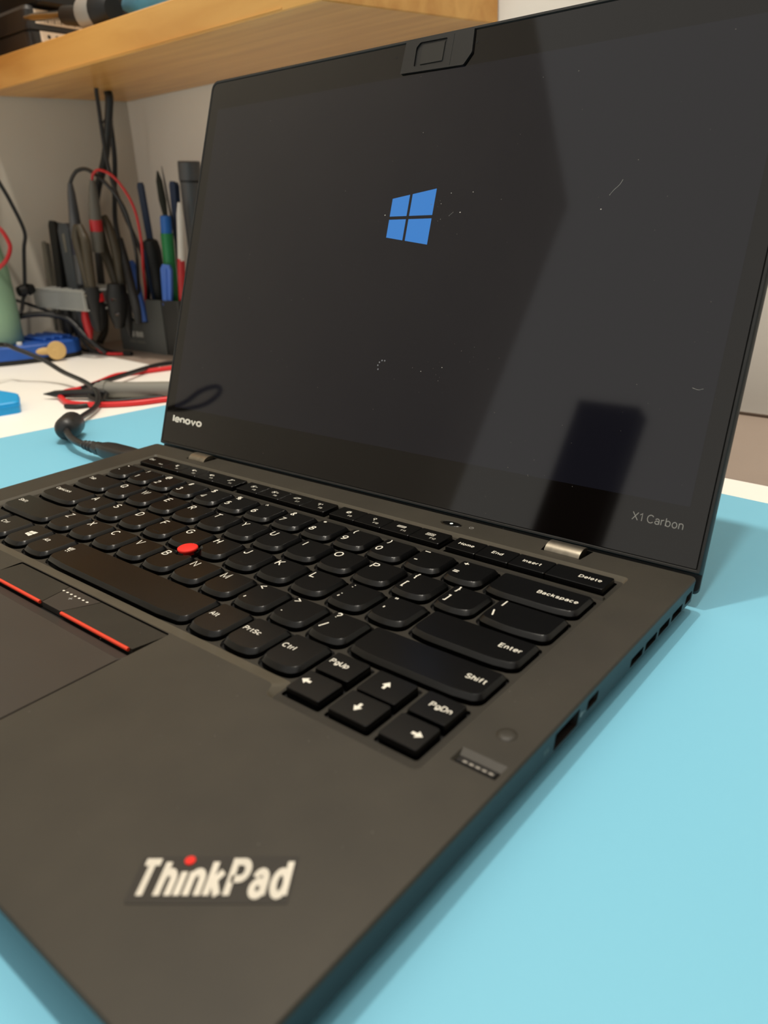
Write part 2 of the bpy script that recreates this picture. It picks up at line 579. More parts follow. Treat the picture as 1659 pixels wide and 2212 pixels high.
ca, sa = math.cos(math.radians(-4)), math.sin(math.radians(-4))
def back_y(x):
    return 590.0
CORNER = (-509.0, back_y(-509))
LW = (math.cos(math.radians(77)), math.sin(math.radians(77)))
def left_x(y):
    return CORNER[0] + (y - CORNER[1]) * LW[0] / LW[1]
zc = 1735
bw = [CORNER, (1500, back_y(1500)), (1500, back_y(1500) + 100), (CORNER[0] - 140, back_y(CORNER[0]) + 110)]
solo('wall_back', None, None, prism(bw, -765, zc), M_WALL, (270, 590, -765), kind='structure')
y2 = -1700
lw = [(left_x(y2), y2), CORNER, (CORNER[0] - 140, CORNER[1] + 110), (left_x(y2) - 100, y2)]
solo('wall_left', None, None, prism(lw, -765, zc), mat('wall_paint_shaded', (204, 197, 185), 0.75, 0.25, noise=(6, 0.03), bump=(300, 0.15)), (left_x(0), 0, -765), kind='structure')  # darker than the back wall: its shade is put into the colour
fl = [(left_x(y2), y2), (1500, y2), (1500, back_y(1500)), CORNER]
solo('floor', None, None, prism(fl, -785, -765), M_FLOOR, (300, -500, -765), kind='structure')

# desk: white top with a taupe ledge board behind it
def ledge_back(x):
    return 586.5 - (x + 506) * 0.0745
def desk_edge(x):
    return 458 - (x + 506) * 0.0895
dk = Thing('desk', 'white desk top carrying the blue mat and the laptop', 'desk', (300, 100, -765))
dl = left_x(desk_edge(-515)) + 1
top = [(left_x(-500) + 2, -500), (1080, -500), (1080, desk_edge(1080)), (left_x(455) + 2, desk_edge(left_x(455)))]
dk.part('desktop', prism(fillet(top, 3, 3), -40, -15, 0.6), M_DESK)
for lx, ly in ((-450, -440), (1040, -440), (1040, 200), (-450, 330)):
    dk.part('leg', prism(rrect(lx - 22, lx + 22, ly - 22, ly + 22, 4), -765, -40), M_DESK)
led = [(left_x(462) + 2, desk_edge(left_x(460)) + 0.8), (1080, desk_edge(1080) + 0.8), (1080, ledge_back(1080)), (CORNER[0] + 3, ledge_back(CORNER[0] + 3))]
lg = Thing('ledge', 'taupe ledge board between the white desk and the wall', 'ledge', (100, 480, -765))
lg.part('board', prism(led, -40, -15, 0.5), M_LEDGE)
for lx in (-350, 400, 1000):
    lg.part('bracket', box(lx - 15, lx + 15, ledge_back(lx) - 80, ledge_back(lx) - 12, -765, -40), M_LEDGE)
sp_ = [(-500, ledge_back(-500) - 2.4), (1078, ledge_back(1078) - 2.4), (1078, ledge_back(1078)), (-500, ledge_back(-500))]
lg.part('seal_strip', prism(sp_, -15, -13.2), mat('seal_brown', (92, 78, 68), 0.6, 0.3))
mt_ = [(-248, -420), (900, -520), (985, 285), (-122, 402)]
mt_ = [(-260, -380), (930, -495), (1004, 286.5), (-126, 401.5)]
solo('desk_mat', 'large light blue desk mat under the laptop', 'mat', prism(fillet(mt_, 8, 4), -15, -14, 0.4), M_MAT, (300, 0, -15))

# ================================================================ LAPTOP
lap = Thing('laptop', 'open black laptop with red pointing stick and glossy screen on the blue mat', 'laptop', (165.5, 114, -14))
LB = Vector((0, 229.98, 0.79))
TH = math.radians(70.334)
UP = Vector((0, math.cos(TH), math.sin(TH)))
NL = Vector((0, -math.sin(TH), math.cos(TH)))
def LP(x, h, t=0.0):
    return tuple(LB + Vector((x, 0, 0)) + UP * h + NL * t)
def lidVF(VF2, t):
    V, F = VF2
    return [LP(v[0], v[1], t + zz(v)) for v in V], F

# ---- chassis
def rrect_tb(x0, x1, y0, y1, rt, rb, n=6):
    pts = []
    for cx, cy, r, a0 in ((x1 - rt, y1 - rt, rt, 0), (x0 + rt, y1 - rt, rt, 90), (x0 + rb, y0 + rb, rb, 180), (x1 - rb, y0 + rb, rb, 270)):
        for i in range(n + 1):
            a = math.radians(a0 + 90 * i / n)
            pts.append((cx + r * math.cos(a), cy + r * math.sin(a)))
    return pts
def base_loop(d, z, r=6, front=0.0):
    return at_z(subdiv(rrect_tb(d, 331 - d, d + front, 227.2 - d, max(0.8, 2.5 - d), max(0.8, r - d)), 60), z)
def on_right(q):
    return all(abs(p[0] - side_x(p[2])) < 1e-3 for p in q)
UC = 0.9 / 8.4          # the side walls lean inwards towards the bottom
def side_x(z):
    return 331 + (z + 0.9) * UC
loops = [base_loop(0.0, -0.9), base_loop(0.9, -9.3, front=5.0)]
loops2 = [base_loop(0.9, -9.3, front=5.0), base_loop(2.4, -10.6, front=6.0), base_loop(9, -12.2, front=6.0)]
ch = join(loft(loops, False, False, skip=on_right), loft(loops2, False, True))
# flip so that normals point outwards (loops run downwards)
ch = (ch[0], [tuple(reversed(f)) for f in ch[1]])
lap.part('chassis', ch, M_CHASSIS, smooth=30)
for fx, fy in ((30, 30), (301, 30), (30, 198), (301, 198)):
    lap.part('rubber_foot', prism(rrect(fx - 9, fx + 9, fy - 4, fy + 4, 3), -14, -12.1), M_RUBBER)
# right side wall with port openings (built in the y-z plane)
ports = [('usb_port', 118.6, 132.8, -8.0, -2.2, 0.5), ('display_port', 138.0, 145.2, -6.6, -2.8, 0.9),
         ('vent', 169.6, 179.4, -8.8, -5.5, 0.5), ('vent', 181.4, 191.0, -8.8, -5.5, 0.5),
         ('vent', 192.9, 202.6, -8.8, -5.5, 0.5), ('vent', 204.8, 214.8, -8.8, -5.5, 0.5), ('lock_slot', 217.6, 223.6, -7.8, -4.0, 0.8)]
hol = [rrect(a, b, c, d, r, 3) for _, a, b, c, d, r in ports]
sv, sf = fill_holes([(11, -9.3), (224.69, -9.3), (224.69, -0.9), (6, -0.9)], hol, 0)
sv = [(side_x(v[1]), v[0], v[1]) for v in sv]
lap.part('side_panel', (sv, sf), M_CHASSIS)
for (nm, a, b, c, d, r), h in zip(ports, hol):
    depth = 7 if nm not in ('vent', 'lock_slot') else 4
    V, F = loft([[(side_x(p[1]) + 0.01, p[0], p[1]) for p in h], [(330 - depth, p[0], p[1]) for p in h]], False, True)
    pp = lap.part(nm, (V, F), M_BLACK if nm == 'vent' else M_PORT)
    if nm == 'usb_port':
        lap.part('tongue', box(324, 329, a + 1.4, b - 1.4, -4.6, -2.9), M_BLACK, under=pp)
        lap.part('contact_shell', box(327.4, 329.0, a + 0.3, a + 1.0, c + 0.4, d - 0.4), M_STEEL, under=pp)
    if nm == 'vent':
        for q in range(3):
            yy = a + (b - a) * (q + 1) / 4
            lap.part('fin', box(326, 328.4, yy - 0.25, yy + 0.25, c, d), M_PORT, under=pp)
tv, tf = text2d('SS', 0, 0, 1.7, 'c', 0.12)
lap.part('port_mark', ([(side_x(-6.0 + v[1]) + 0.03, 114.2 + v[0], -6.0 + v[1]) for v in tv], tf), M_GREYPRINT)
tv, tf = poly2d(circ(0, 0, 0.9, 12), [(0.9, -0.2), (2.4, -0.2), (2.4, 0.2), (0.9, 0.2)])
lap.part('port_mark', ([(side_x(-5.4 + v[1]) + 0.03, 134.6 + v[0], -5.4 + v[1]) for v in tv], tf), M_GREYPRINT)

# ---- deck plate with openings
W_OUT = fillet([(20.2, 88.5), (254.5, 88.5), (256.3, 83.2), (311.5, 83.2), (311.5, 212.4), (20.2, 212.4)], 2.2, 4)
W_IN = fillet([(21.6, 94.0), (256.4, 94.0), (257.2, 84.6), (310.1, 84.6), (310.1, 211.2), (21.6, 211.2)], 1.6, 4)
PAD_HOLE = rrect(103.6, 204.4, 4.5, 88.0, 1.0, 3)
def notch(x0, x1):
    return [(x0, 217.0), (x1, 217.0), (x1 + 1.2, 226.4), (x0 - 1.2, 226.4)]
H_L, H_R = notch(42.5, 58.5), notch(272.6, 289.6)
PWR = circ(227.3, 219.9, 5.6, 24, 3.0)
FP = [(315.4, 91.8), (328.6, 91.8), (328.6, 97.8), (315.4, 97.8)]
outer = [(p[0], p[1]) for p in base_loop(0.6, 0)]
dv = fill_holes(outer, [W_OUT, PAD_HOLE, H_L, H_R, PWR, FP], 0.0)
rim = loft([base_loop(0.0, -0.9), base_loop(0.15, -0.3), base_loop(0.6, 0.0)], False, False)
lap.part('palm_rest', dv, M_DECK)
lap.part('deck_rim', rim, M_DECK, smooth=50)
def pocket(loop, z0, z1, d=0.0):
    inner = shrink(loop, d) if d else loop
    V, F = loft([at_z(loop, z0), at_z(inner, z1)], False, True)
    return V, F
lap.part('hinge_notch', pocket(H_L, 0, -5), M_BLACK)
lap.part('hinge_notch', pocket(H_R, 0, -5), M_BLACK)
# hinge barrels: curved metal leaves that rise out of the deck and meet the lid
for x0, x1 in ((43.6, 57.6), (273.6, 288.6)):
    prof = []
    for i in range(11):
        a = math.radians(200 - 150 * i / 10)
        prof.append((222.6 + 5.0 * math.cos(a), -1.2 + 3.4 * math.sin(a)))
    V, F = loft([[(x0, y, z) for y, z in prof], [(x1, y, z) for y, z in prof]], False, False, close=False)
    hb = lap.part('hinge', (V, F), M_STEEL, smooth=60, label='brushed steel hinge leaf')
    pe = prof + [(222.6, -4.5)]
    lap.part('end_cap', ([(x1, y, z) for y, z in pe] + [(x0, y, z) for y, z in pe], [tuple(range(len(pe))), tuple(range(2 * len(pe) - 1, len(pe) - 1, -1))]), M_STEEL, under=hb)
# well wall and keyboard surround
lap.part('well_wall', loft([at_z(W_OUT, 0), at_z(W_IN, -1.9)], False, False), mat('well_wall_lit', (84, 78, 66), 0.4, 0.5, noise=(45, 0.12)), smooth=30)  # lit look of the rim put into the colour, lighter than the deck
# power button, fingerprint reader, rubber bumper
lap.part('button_ring', loft([at_z(PWR, 0), at_z(shrink(PWR, 0.35), -0.45)], False, False), M_DECK)
pw = lap.part('power_button', loft([at_z(shrink(PWR, 0.35), -0.45), at_z(shrink(PWR, 0.9), -0.05)], False, True), M_KEY)
lap.part('indicator_light', lift(poly2d(circ(227.3, 219.9, 0.75, 12)), -0.02), M_LED, under=pw)
iv = []
for i in range(16):
    a0, a1 = math.radians(110 + 320 * i / 16), math.radians(110 + 320 * (i + 1) / 16)
    iv.append([(237.4 + r * math.cos(a), 220.4 + r * math.sin(a)) for r, a in ((0.8, a0), (1.05, a0), (1.05, a1), (0.8, a1))])
iv.append([(237.28, 220.4), (237.52, 220.4), (237.52, 221.6), (237.28, 221.6)])
lap.part('power_mark', lift(poly2d(*[list(p) for p in iv]), 0.03), M_GREYPRINT)
FQ = [[(315.4, 91.8, 0), (328.6, 91.8, 0), (328.6, 97.8, 0), (315.4, 97.8, 0)], [(316.0, 92.5, -0.9), (328.0, 92.5, -0.9), (328.0, 95.4, -0.9), (316.0, 95.4, -0.9)]]
lap.part('fingerprint_bezel', loft(FQ, False, False), M_DECK)
fr_ = lap.part('fingerprint_reader', loft([FQ[1], [(316.5, 92.9, -0.35), (327.5, 92.9, -0.35), (327.5, 95.0, -0.35), (316.5, 95.0, -0.35)]], False, True), M_SENSOR)
for k_ in range(5):
    lap.part('contact', box(318.2 + k_ * 1.9, 319.4 + k_ * 1.9, 93.2, 93.9, -0.4, -0.3), M_CHR0, under=fr_)
b0 = circ(322, 108.4, 2.9, 18)
lap.part('rubber_bumper', loft([at_z(b0, 0.0), at_z(shrink(b0, 0.5), 0.45), at_z(shrink(b0, 1.5), 0.62)], False, True), M_DECK, smooth=80)

# ---- keys
TP = (152.4, 135.0)
def key_loop(w, h, g, style, at=(0, 0), cut=False):
    """outline of a keycap, local to its centre, grown by g (mm)"""
    x0, x1 = -w / 2 - g, w / 2 + g
    y0, y1 = -h / 2 - (g * 1.5 if style == 'c' and g > 0 else g), h / 2 + g
    pts = []
    rt, rb = (1.0, 2.2) if style == 'c' else (0.7, 0.7)
    rt, rb = max(0.2, rt + g * 0.5), max(0.3, rb + g * 0.5)
    for cx, cy, r, a0 in ((x1 - rt, y1 - rt, rt, 0), (x0 + rt, y1 - rt, rt, 90), (x0 + rb, y0 + rb, rb, 180), (x1 - rb, y0 + rb, rb, 270)):
        for i in range(5):
            a = math.radians(a0 + 90 * i / 4)
            pts.append((cx + r * math.cos(a), cy + r * math.sin(a)))
    out = []
    N = len(pts)
    for i in range(N):
        p, q = pts[i], pts[(i + 1) % N]
        k = 1
        if i % 5 == 4:
            k = 8
        for j in range(k):
            out.append((p[0] + (q[0] - p[0]) * j / k, p[1] + (q[1] - p[1]) * j / k))
    if style == 'c':
        bul = 1.5
        res = []
        for x, y in out:
            wgt = max(0.0, min(1.0, (y0 + 3.2 - y) / 3.2))
            if w > 25:
                s = min(1.0, max(0.0, (abs(x) - (w / 2 - 9)) / 9))
            else:
                s = abs(x) / (w / 2 + max(g, 0))
            res.append((x, y - bul * wgt * (1 - min(1, s) ** 2)))
        out = res
    if cut:
        cx, cy = TP[0] - at[0], TP[1] - at[1]
        R = 6.0 - g
        res = []
        for x, y in out:
            d = math.hypot(x - cx, y - cy)
            if d < R:
                k = R / max(d, 1e-6)
                res.append((cx + (x - cx) * k, cy + (y - cy) * k))
            else:
                res.append((x, y))
        out = res
    return out

_KEYME = {}
def key_mesh(w, h, style, at, cut):
    kk = (round(w, 2), round(h, 2), style, at if cut else None)
    if kk in _KEYME:
        return _KEYME[kk]
    if style == 'c':
        lay = [(1.0, -2.9), (0.95, -0.95), (0.1, 0.26), (-0.12, 0.42)]
    else:
        lay = [(0.2, -2.9), (0.2, -0.6), (0.05, 0.24), (-0.14, 0.4)]
    V, F = loft([at_z(key_loop(w, h, g, style, at, cut), z) for g, z in lay], False, True)
    me = mesh_data('key', V, F, M_KEY, smooth=24)
    _KEYME[kk] = me
    return me

HOLES = []
NKEY = [0]
def key(x0, x1, y0, y1, legend, style='c', cut=False, hole=True, dark=None):
    w, h = x1 - x0, y1 - y0
    c = ((x0 + x1) / 2, (y0 + y1) / 2)
    ob = lap.part('key', None, None, at=(c[0], c[1], 0.0), me=key_mesh(w, h, style, c, cut))
    if hole:
        HOLES.append([(p[0] + c[0], p[1] + c[1]) for p in key_loop(w, h, 1.75, style, c, False)])
    if legend:
        V, F = legend
        z = 0.45
        lap.part('legend', ([(v[0] - c[0], v[1] - c[1], z + zz(v)) for v in V], F), M_WHITE, under=ob, at=(0, 0, 0))
    return ob

def L_letter(ch, x0, y0):
    return text2d(ch, x0 + 2.6, y0 + 7.2, 4.2, 'c', 0.13)
def L_dig(d, s, x0, y0):
    return join2(text2d(d, x0 + 2.5, y0 + 1.9, 3.8, 'c', 0.145), text2d(s, x0 + 2.5, y0 + 9.4, 3.5, 'c', 0.145))
def L_word(s, x, y, align='l', h=2.3):
    return text2d(s, x, y, h * 1.05, align, 0.15)

def icon_f(kind, x, y):
    P = []
    R = lambda a, b, c, d: [(x + a, y + c), (x + b, y + c), (x + b, y + d), (x + a, y + d)]
    spk = [[(x - 1.6, y - 0.5), (x - 1.0, y - 0.5), (x - 1.0, y + 0.5), (x - 1.6, y + 0.5)], [(x - 1.0, y - 0.5), (x, y - 1.3), (x, y + 1.3), (x - 1.0, y + 0.5)]]
    if kind == 'mute':
        P = spk + [[(x + .4, y - 1.0), (x + .8, y - 1.2), (x - 1.6, y + 1.4), (x - 2.0, y + 1.2)]]
    elif kind == 'voldn':
        P = spk + [R(0.5, 1.9, -0.2, 0.2)]
    elif kind == 'volup':
        P = spk + [R(0.5, 1.9, -0.2, 0.2), R(1.0, 1.4, -0.7, 0.7)]
    elif kind == 'micmute':
        P = [circ(x, y + 0.5, 0.55, 10, 0.9), R(-0.15, 0.15, -1.3, -0.4), [(x - 1.5, y - 1.2), (x - 1.1, y - 1.3), (x + 1.5, y + 1.3), (x + 1.1, y + 1.4)], circ(x + 1.9, y + 0.9, 0.3, 8)]
    elif kind in ('brdn', 'brup'):
        P = [circ(x - .6, y, 0.6, 10)]
        for i in range(8):
            a = i * math.pi / 4
            d = (math.cos(a), math.sin(a))
            n = (-d[1] * .13, d[0] * .13)
            P.append([(x - .6 + d[0] * .9 + n[0], y + d[1] * .9 + n[1]), (x - .6 + d[0] * .9 - n[0], y + d[1] * .9 - n[1]), (x - .6 + d[0] * 1.5 - n[0], y + d[1] * 1.5 - n[1]), (x - .6 + d[0] * 1.5 + n[0], y + d[1] * 1.5 + n[1])])
        P.append(R(1.2, 2.3, -0.18, 0.18))
        if kind == 'brup':
            P.append(R(1.58, 1.92, -0.6, 0.6))
    elif kind == 'proj':
        P = [[(x - 2, y - .9), (x - 1.6, y - .9), (x - .6, y + .9), (x - 1.0, y + .9)], R(-1.0, 1.2, .55, .9), R(-1.8, .6, -.9, -.55), [(x + .3, y - .9), (x + .7, y - .9), (x + 2.0, y + 1.0), (x + 1.5, y + 1.0)]]
    elif kind == 'wifi':
        P = [R(-.2, .2, -1.2, .3), circ(x, y + .6, .4, 8), [(x - 1.4, y + .2), (x - 1.0, y + .2), (x - .7, y + 1.2), (x - 1.1, y + 1.2)], [(x + 1.0, y + .2), (x + 1.4, y + .2), (x + 1.1, y + 1.2), (x + .7, y + 1.2)]]
    elif kind == 'gear':
        for i in range(8):
            a0, a1 = i * math.pi / 4, (i + 1) * math.pi / 4
            P.append([(x + r * math.cos(a), y + r * math.sin(a)) for r, a in ((.5, a0), (1.0, a0), (1.0, a1), (.5, a1))])
            am = (a0 + a1) / 2
            P.append([(x + r * math.cos(a), y + r * math.sin(a)) for r, a in ((1.0, am - .2), (1.4, am - .15), (1.4, am + .15), (1.0, am + .2))])
    elif kind == 'search':
        for i in range(10):
            a0, a1 = i * math.pi / 5, (i + 1) * math.pi / 5
            P.append([(x + r * math.cos(a), y + .5 + r * math.sin(a)) for r, a in ((.6, a0), (.85, a0), (.85, a1), (.6, a1))])
        P.append([(x + .1, y - .2), (x + .4, y - .3), (x + .7, y - 1.3), (x + .35, y - 1.3)])
    elif kind == 'kbd':
        P = [R(-2.2, 2.2, .5, .85), R(-2.2, 2.2, -.85, -.5), R(-2.2, -1.9, -.5, .5), R(1.9, 2.2, -.5, .5)] + [R(-1.6 + .7 * i, -1.2 + .7 * i, -.2, .2) for i in range(5)]
    elif kind == 'apps':
        for i in range(3):
            for j in range(2):
                cx, cy = -1.5 + 1.5 * i, -.7 + 1.3 * j
                for a, b, c, d in ((-.6, .6, .3, .5), (-.6, .6, -.5, -.3), (-.6, -.4, -.3, .3), (.4, .6, -.3, .3)):
                    P.append(R(cx + a, cx + b, cy + c, cy + d))
    return poly2d(*P)

# number row
Y0, Y1 = 177.5, 190.4
digs = [('`', '~')] + list(zip('1234567890-=', '!@#$%^&*()_+'))
for i, (d, s) in enumerate(digs):
    r_ = 39.7 + 19.05 * i
    key(r_ - 14.6, r_, Y0, Y1, L_dig(d, s, r_ - 14.6, Y0))
key(272.4, 307, Y0, Y1, L_word('Backspace', 305.2, Y0 + 5.2, 'r', 2.2))
# Q row
Y0, Y1 = 158.0, 171.2
key(25, 49.2, Y0, Y1, L_word('Tab', 26.6, Y0 + 6.2))
for i, c in enumerate('QWERTYUIOP[]'):
    r_ = 49.2 + 19.05 * (i + 1)
    if c in '[]':
        lg_ = L_dig(c, {'[': '{', ']': '}'}[c], r_ - 14.6, Y0)
    else:
        lg_ = L_letter(c, r_ - 14.6, Y0)
    key(r_ - 14.6, r_, Y0, Y1, lg_)
key(282.2, 307, Y0, Y1, L_dig('\\', '|', 282.2, Y0))
# A row
Y0, Y1 = 138.6, 151.5
key(25, 54.2, Y0, Y1, L_word('CapsLock', 26.8, Y0 + 6.4, 'l', 2.1))
for i, c in enumerate("ASDFGHJKL;'"):
    r_ = 54.2 + 19.05 * (i + 1)
    lg_ = L_dig(c, {';': ':', "'": '"'}[c], r_ - 14.6, Y0) if c in ";'" else L_letter(c, r_ - 14.6, Y0)
    if c in 'FJ':
        pass
    kb = key(r_ - 14.6, r_, Y0, Y1, lg_, cut=c in 'GH')
    if c in 'FJ':
        lap.part('homing_bar', loft([at_z(rrect(-2, 2, -5.6, -4.9, 0.3, 2), 0.38), at_z(rrect(-1.8, 1.8, -5.45, -5.05, 0.2, 2), 0.6)], False, True), M_KEY, under=kb, at=(0, 0, 0))
key(268.2, 307, Y0, Y1, L_word('Enter', 305.2, Y0 + 5.4, 'r', 2.3))
# Z row
Y0, Y1 = 118.5, 131.6
key(25, 64.7, Y0, Y1, L_word('Shift', 27.2, Y0 + 6.0))
for i, c in enumerate('ZXCVBNM,./'):
    r_ = 64.7 + 19.02 * (i + 1)
    lg_ = L_dig(c, {',': '<', '.': '>', '/': '?'}[c], r_ - 14.6, Y0) if c in ',./' else L_letter(c, r_ - 14.6, Y0)
    key(r_ - 14.6, r_, Y0, Y1, lg_, cut=c == 'B')
key(258.9, 307, Y0, Y1, L_word('Shift', 305.2, Y0 + 5.2, 'r', 2.3))
# bottom row
Y0, Y1 = 98.0, 112.6
key(25, 43.5, Y0, Y1, L_word('Fn', 26.6, Y0 + 6.5))
key(48, 65.2, Y0, Y1, L_word('Ctrl', 49.2, Y0 + 6.8))
def winlogo(x, y, w, h):
    g = w * 0.03
    xm = x + w * 0.435
    f = lambda px: h * (0.36 + 0.14 * (px - x) / w)
    P = []
    for a, b in ((x, xm - g), (xm + g, x + w)):
        P.append([(a, y + g), (b, y + g), (b, y + f(b)), (a, y + f(a))])
        P.append([(a, y - f(a)), (b, y - f(b)), (b, y - g), (a, y - g)])
    return poly2d(*P)
key(69.4, 83.6, Y0, Y1, winlogo(74.8, Y0 + 7.4, 4.6, 4.6))
key(87.6, 103, Y0, Y1, L_word('Alt', 88.8, Y0 + 6.6))
cart = poly2d([(107.6, 106.9), (108.3, 107.3), (109.3, 105.0), (108.7, 104.9)], [(108.7, 104.9), (111.2, 104.9), (111.2, 105.3), (108.7, 105.3)],
              *[[(108.6 + .75 * i, 105.7), (108.9 + .75 * i, 105.7), (109.1 + .75 * i, 107.6), (108.8 + .75 * i, 107.6)] for i in range(4)], circ(109.2, 104.1, .35, 8), circ(110.8, 104.1, .35, 8))
key(107.2, 199.4, Y0, Y1, cart)
key(203.1, 217.4, Y0, Y1, L_word('Alt', 204.2, Y0 + 6.4))
key(221.3, 236.0, Y0, Y1, L_word('PrtSc', 222.0, Y0 + 6.4, 'l', 2.2))
key(239.8, 254.4, Y0, Y1, L_word('Ctrl', 240.8, Y0 + 6.4))
# arrow cluster
def arrow(x, y, dx, dy):
    px, py = -dy, dx
    q = lambda a, b: (x + dx * a + px * b, y + dy * a + py * b)
    return poly2d([q(1.9, 0), q(-0.1, 1.5), q(-0.1, -1.5)], [q(-0.1, 0.5), q(-1.7, 0.5), q(-1.7, -0.5), q(-0.1, -0.5)])
key(258.8, 272.0, 101.6, 112.4, L_word('PgUp', 260.0, 106.4, 'l', 2.2), 'f', hole=False)
key(276.0, 290.2, 101.0, 112.2, arrow(282.6, 106.8, 0, 1), 'f', hole=False)
key(294.2, 306.9, 101.6, 112.4, L_word('PgDn', 305.4, 106.2, 'r', 2.2), 'f', hole=False)
key(258.8, 272.0, 89.3, 99.8, arrow(261.8, 95.0, -1, 0), 'f', hole=False)
key(276.0, 290.2, 88.9, 99.8, arrow(282.7, 94.2, 0, -1), 'f', hole=False)
key(294.2, 306.9, 88.9, 99.8, arrow(303.3, 94.2, 1, 0), 'f', hole=False)
for a, b in ((258.8, 272.0), (276.0, 290.2), (294.2, 306.9)):
    HOLES.append(rrect(a - 1.1, b + 1.1, 87.8, 113.4, 1.0, 3))
# function row
Y0, Y1 = 197.9, 208.5
cells = [(25, 45.3, 'Esc', None), (45.6, 60.0, 'F1', 'mute'), (60.3, 75.2, 'F2', 'voldn'), (75.5, 90.2, 'F3', 'volup'), (90.5, 106.0, 'F4', 'micmute'),
         (109.3, 124.5, 'F5', 'brdn'), (124.8, 140.0, 'F6', 'brup'), (140.3, 155.4, 'F7', 'proj'), (155.7, 170.6, 'F8', 'wifi'),
         (174.2, 189.2, 'F9', 'gear'), (189.5, 204.6, 'F10', 'search'), (204.9, 220.2, 'F11', 'kbd'), (220.5, 235.8, 'F12', 'apps'),
         (239.4, 253.4, 'Home', None), (253.7, 268.4, 'End', None), (268.7, 284.2, 'Insert', None), (284.5, 307.4, 'Delete', None)]
for a, b, s, ic in cells:
    if ic:
        cx = (a + b) / 2
        lg_ = join2(icon_f(ic, cx - 0.6, Y0 + 6.3), text2d(s, cx + 2.6, Y0 + 2.4, 1.4, 'c', 0.13))
    elif s == 'Esc':
        lg_ = join2(text2d('Esc', a + 1.6, Y0 + 5.2, 2.1, 'l'), text2d('FnLk', b - 3.0, Y0 + 2.6, 1.3, 'r', 0.13))
    elif s == 'Delete':
        lg_ = L_word(s, b - 2.6, Y0 + 4.6, 'r', 2.1)
    else:
        lg_ = L_word(s, (a + b) / 2 - 0.2, Y0 + 4.6, 'c', 2.1)
    key(a, b, Y0, Y1, lg_, 'f', hole=False)
for a, b in ((25, 106.0), (109.3, 170.6), (174.2, 235.8), (239.4, 307.4)):
    HOLES.append(rrect(a - 0.9, b + 0.9, Y0 - 0.9, Y1 + 0.9, 0.8, 3))
tpc = circ(TP[0], TP[1], 4.9, 20)
lap.part('keyboard_surround', fill_holes(W_IN, HOLES, -1.9), M_BEZ)  # recess shade put into the floor colour, darker than the deck
lap.part('row_ridge', loft([at_z(rrect(22.5, 309.6, 193.9, 196.3, 0.3, 2), -1.9), at_z(rrect(22.8, 309.3, 194.5, 195.9, 0.3, 2), -1.1)], False, True), M_BEZ)
lap.part('keyboard_backing', lift(poly2d(W_IN), -3.2), M_BLACK)
# pointing stick
prof = [(-2.5, 2.2), (-0.4, 2.2), (0.0, 3.9), (0.7, 4.35), (1.25, 4.3), (1.5, 3.9)]
lap.part('pointing_stick', loft([at_z(circ(TP[0], TP[1], r, 28), z) for z, r in prof], False, True), M_RED, smooth=60, label='red rubber pointing stick')
lap.part('stick_collar', loft([at_z(circ(TP[0], TP[1], 5.2, 24), -1.88), at_z(circ(TP[0], TP[1], 4.9, 24), -0.5), at_z(circ(TP[0], TP[1], 4.4, 24), -1.2)], False, False), M_KEY, smooth=50)

# ---- pointing buttons and touchpad
lap.part('pad_recess', pocket(PAD_HOLE, 0, -2.2), M_BLACK)
def button(name, poly, yf, yb, n=8, m_=None):
    """convex button: poly = (x at back-left, back-right, front-right, front-left)"""
    xbl, xbr, xfr, xfl = poly
    rows = []
    for i in range(n + 1):
        t = i / n
        y = yf + (yb - yf) * t
        z = 0.55 * (1 - t) ** 1.2 - 0.05 - 0.35 * t
        rows.append([(xfl + (xbl - xfl) * t, y, z), (xfr + (xbr - xfr) * t, y, z)])
    V, F = [], []
    V.append((xfl, yf - 0.1, -1.8)); V.append((xfr, yf - 0.1, -1.8))
    for r in rows:
        V += r
    V.append((xbl, yb, -1.8)); V.append((xbr, yb, -1.8))
    k = len(V) // 2
    for i in range(k - 1):
        F.append((2 * i, 2 * i + 1, 2 * i + 3, 2 * i + 2))
    F.append(tuple(2 * i for i in range(k)))
    F.append(tuple(2 * i + 1 for i in range(k - 1, -1, -1)))
    return lap.part(name, (V, F), m_ or M_DECK, smooth=30)
bl = button('button', (104.2, 141.2, 145.4, 104.2), 74.4, 87.5, m_=M_BEZ)
br = button('button', (163.6, 203.9, 203.0, 158.9), 74.4, 87.5, m_=M_BEZ)
bmid = button('button', (141.6, 163.2, 158.5, 145.8), 74.2, 87.5, m_=M_PAD)
for bt, x0, x1 in ((bl, 105, 144.8), (br, 159.8, 201.6)):
    V, F = tube([(x0, 73.9, 0.15), (x1, 73.9, 0.15)], 0.68, 10, smooth=False)
    lap.part('red_stripe', (V, F), M_REDBAR, under=bt, smooth=60)
dots = poly2d(*[circ(142.9 + 16.4 * i / 6, 84.3, 0.62, 10, 0.45) for i in range(7)])
tri = poly2d([(150.6, 81.9), (152.6, 81.9), (152.6, 82.3), (150.6, 82.3)], [(151.4, 81.2), (151.8, 81.2), (151.8, 83.0), (151.4, 83.0)])
def on_btn(VF2):
    V, F = VF2
    out = []
    for x, y in V:
        t = (y - 74.2) / 13.3
        out.append((x, y, 0.55 * max(0, 1 - t) ** 1.2 - 0.05 - 0.35 * t + 0.06))
    return out, F
lap.part('scroll_dots', on_btn(dots), M_WHITE, under=bmid)
lap.part('scroll_mark', on_btn(tri), M_GREYPRINT, under=bmid)
tp_loops = []
for (ya, yb, z, g) in ((5.0, 72.6, -1.9, 0), (5.0, 72.4, -0.9, 0), (5.2, 68.6, -0.04, 0.25)):
    tp_loops.append(at_z(rrect(104.0 + g, 203.8 - g, ya, yb, 0.8, 3), z))
lap.part('touchpad', loft(tp_loops, False, True), M_PAD)

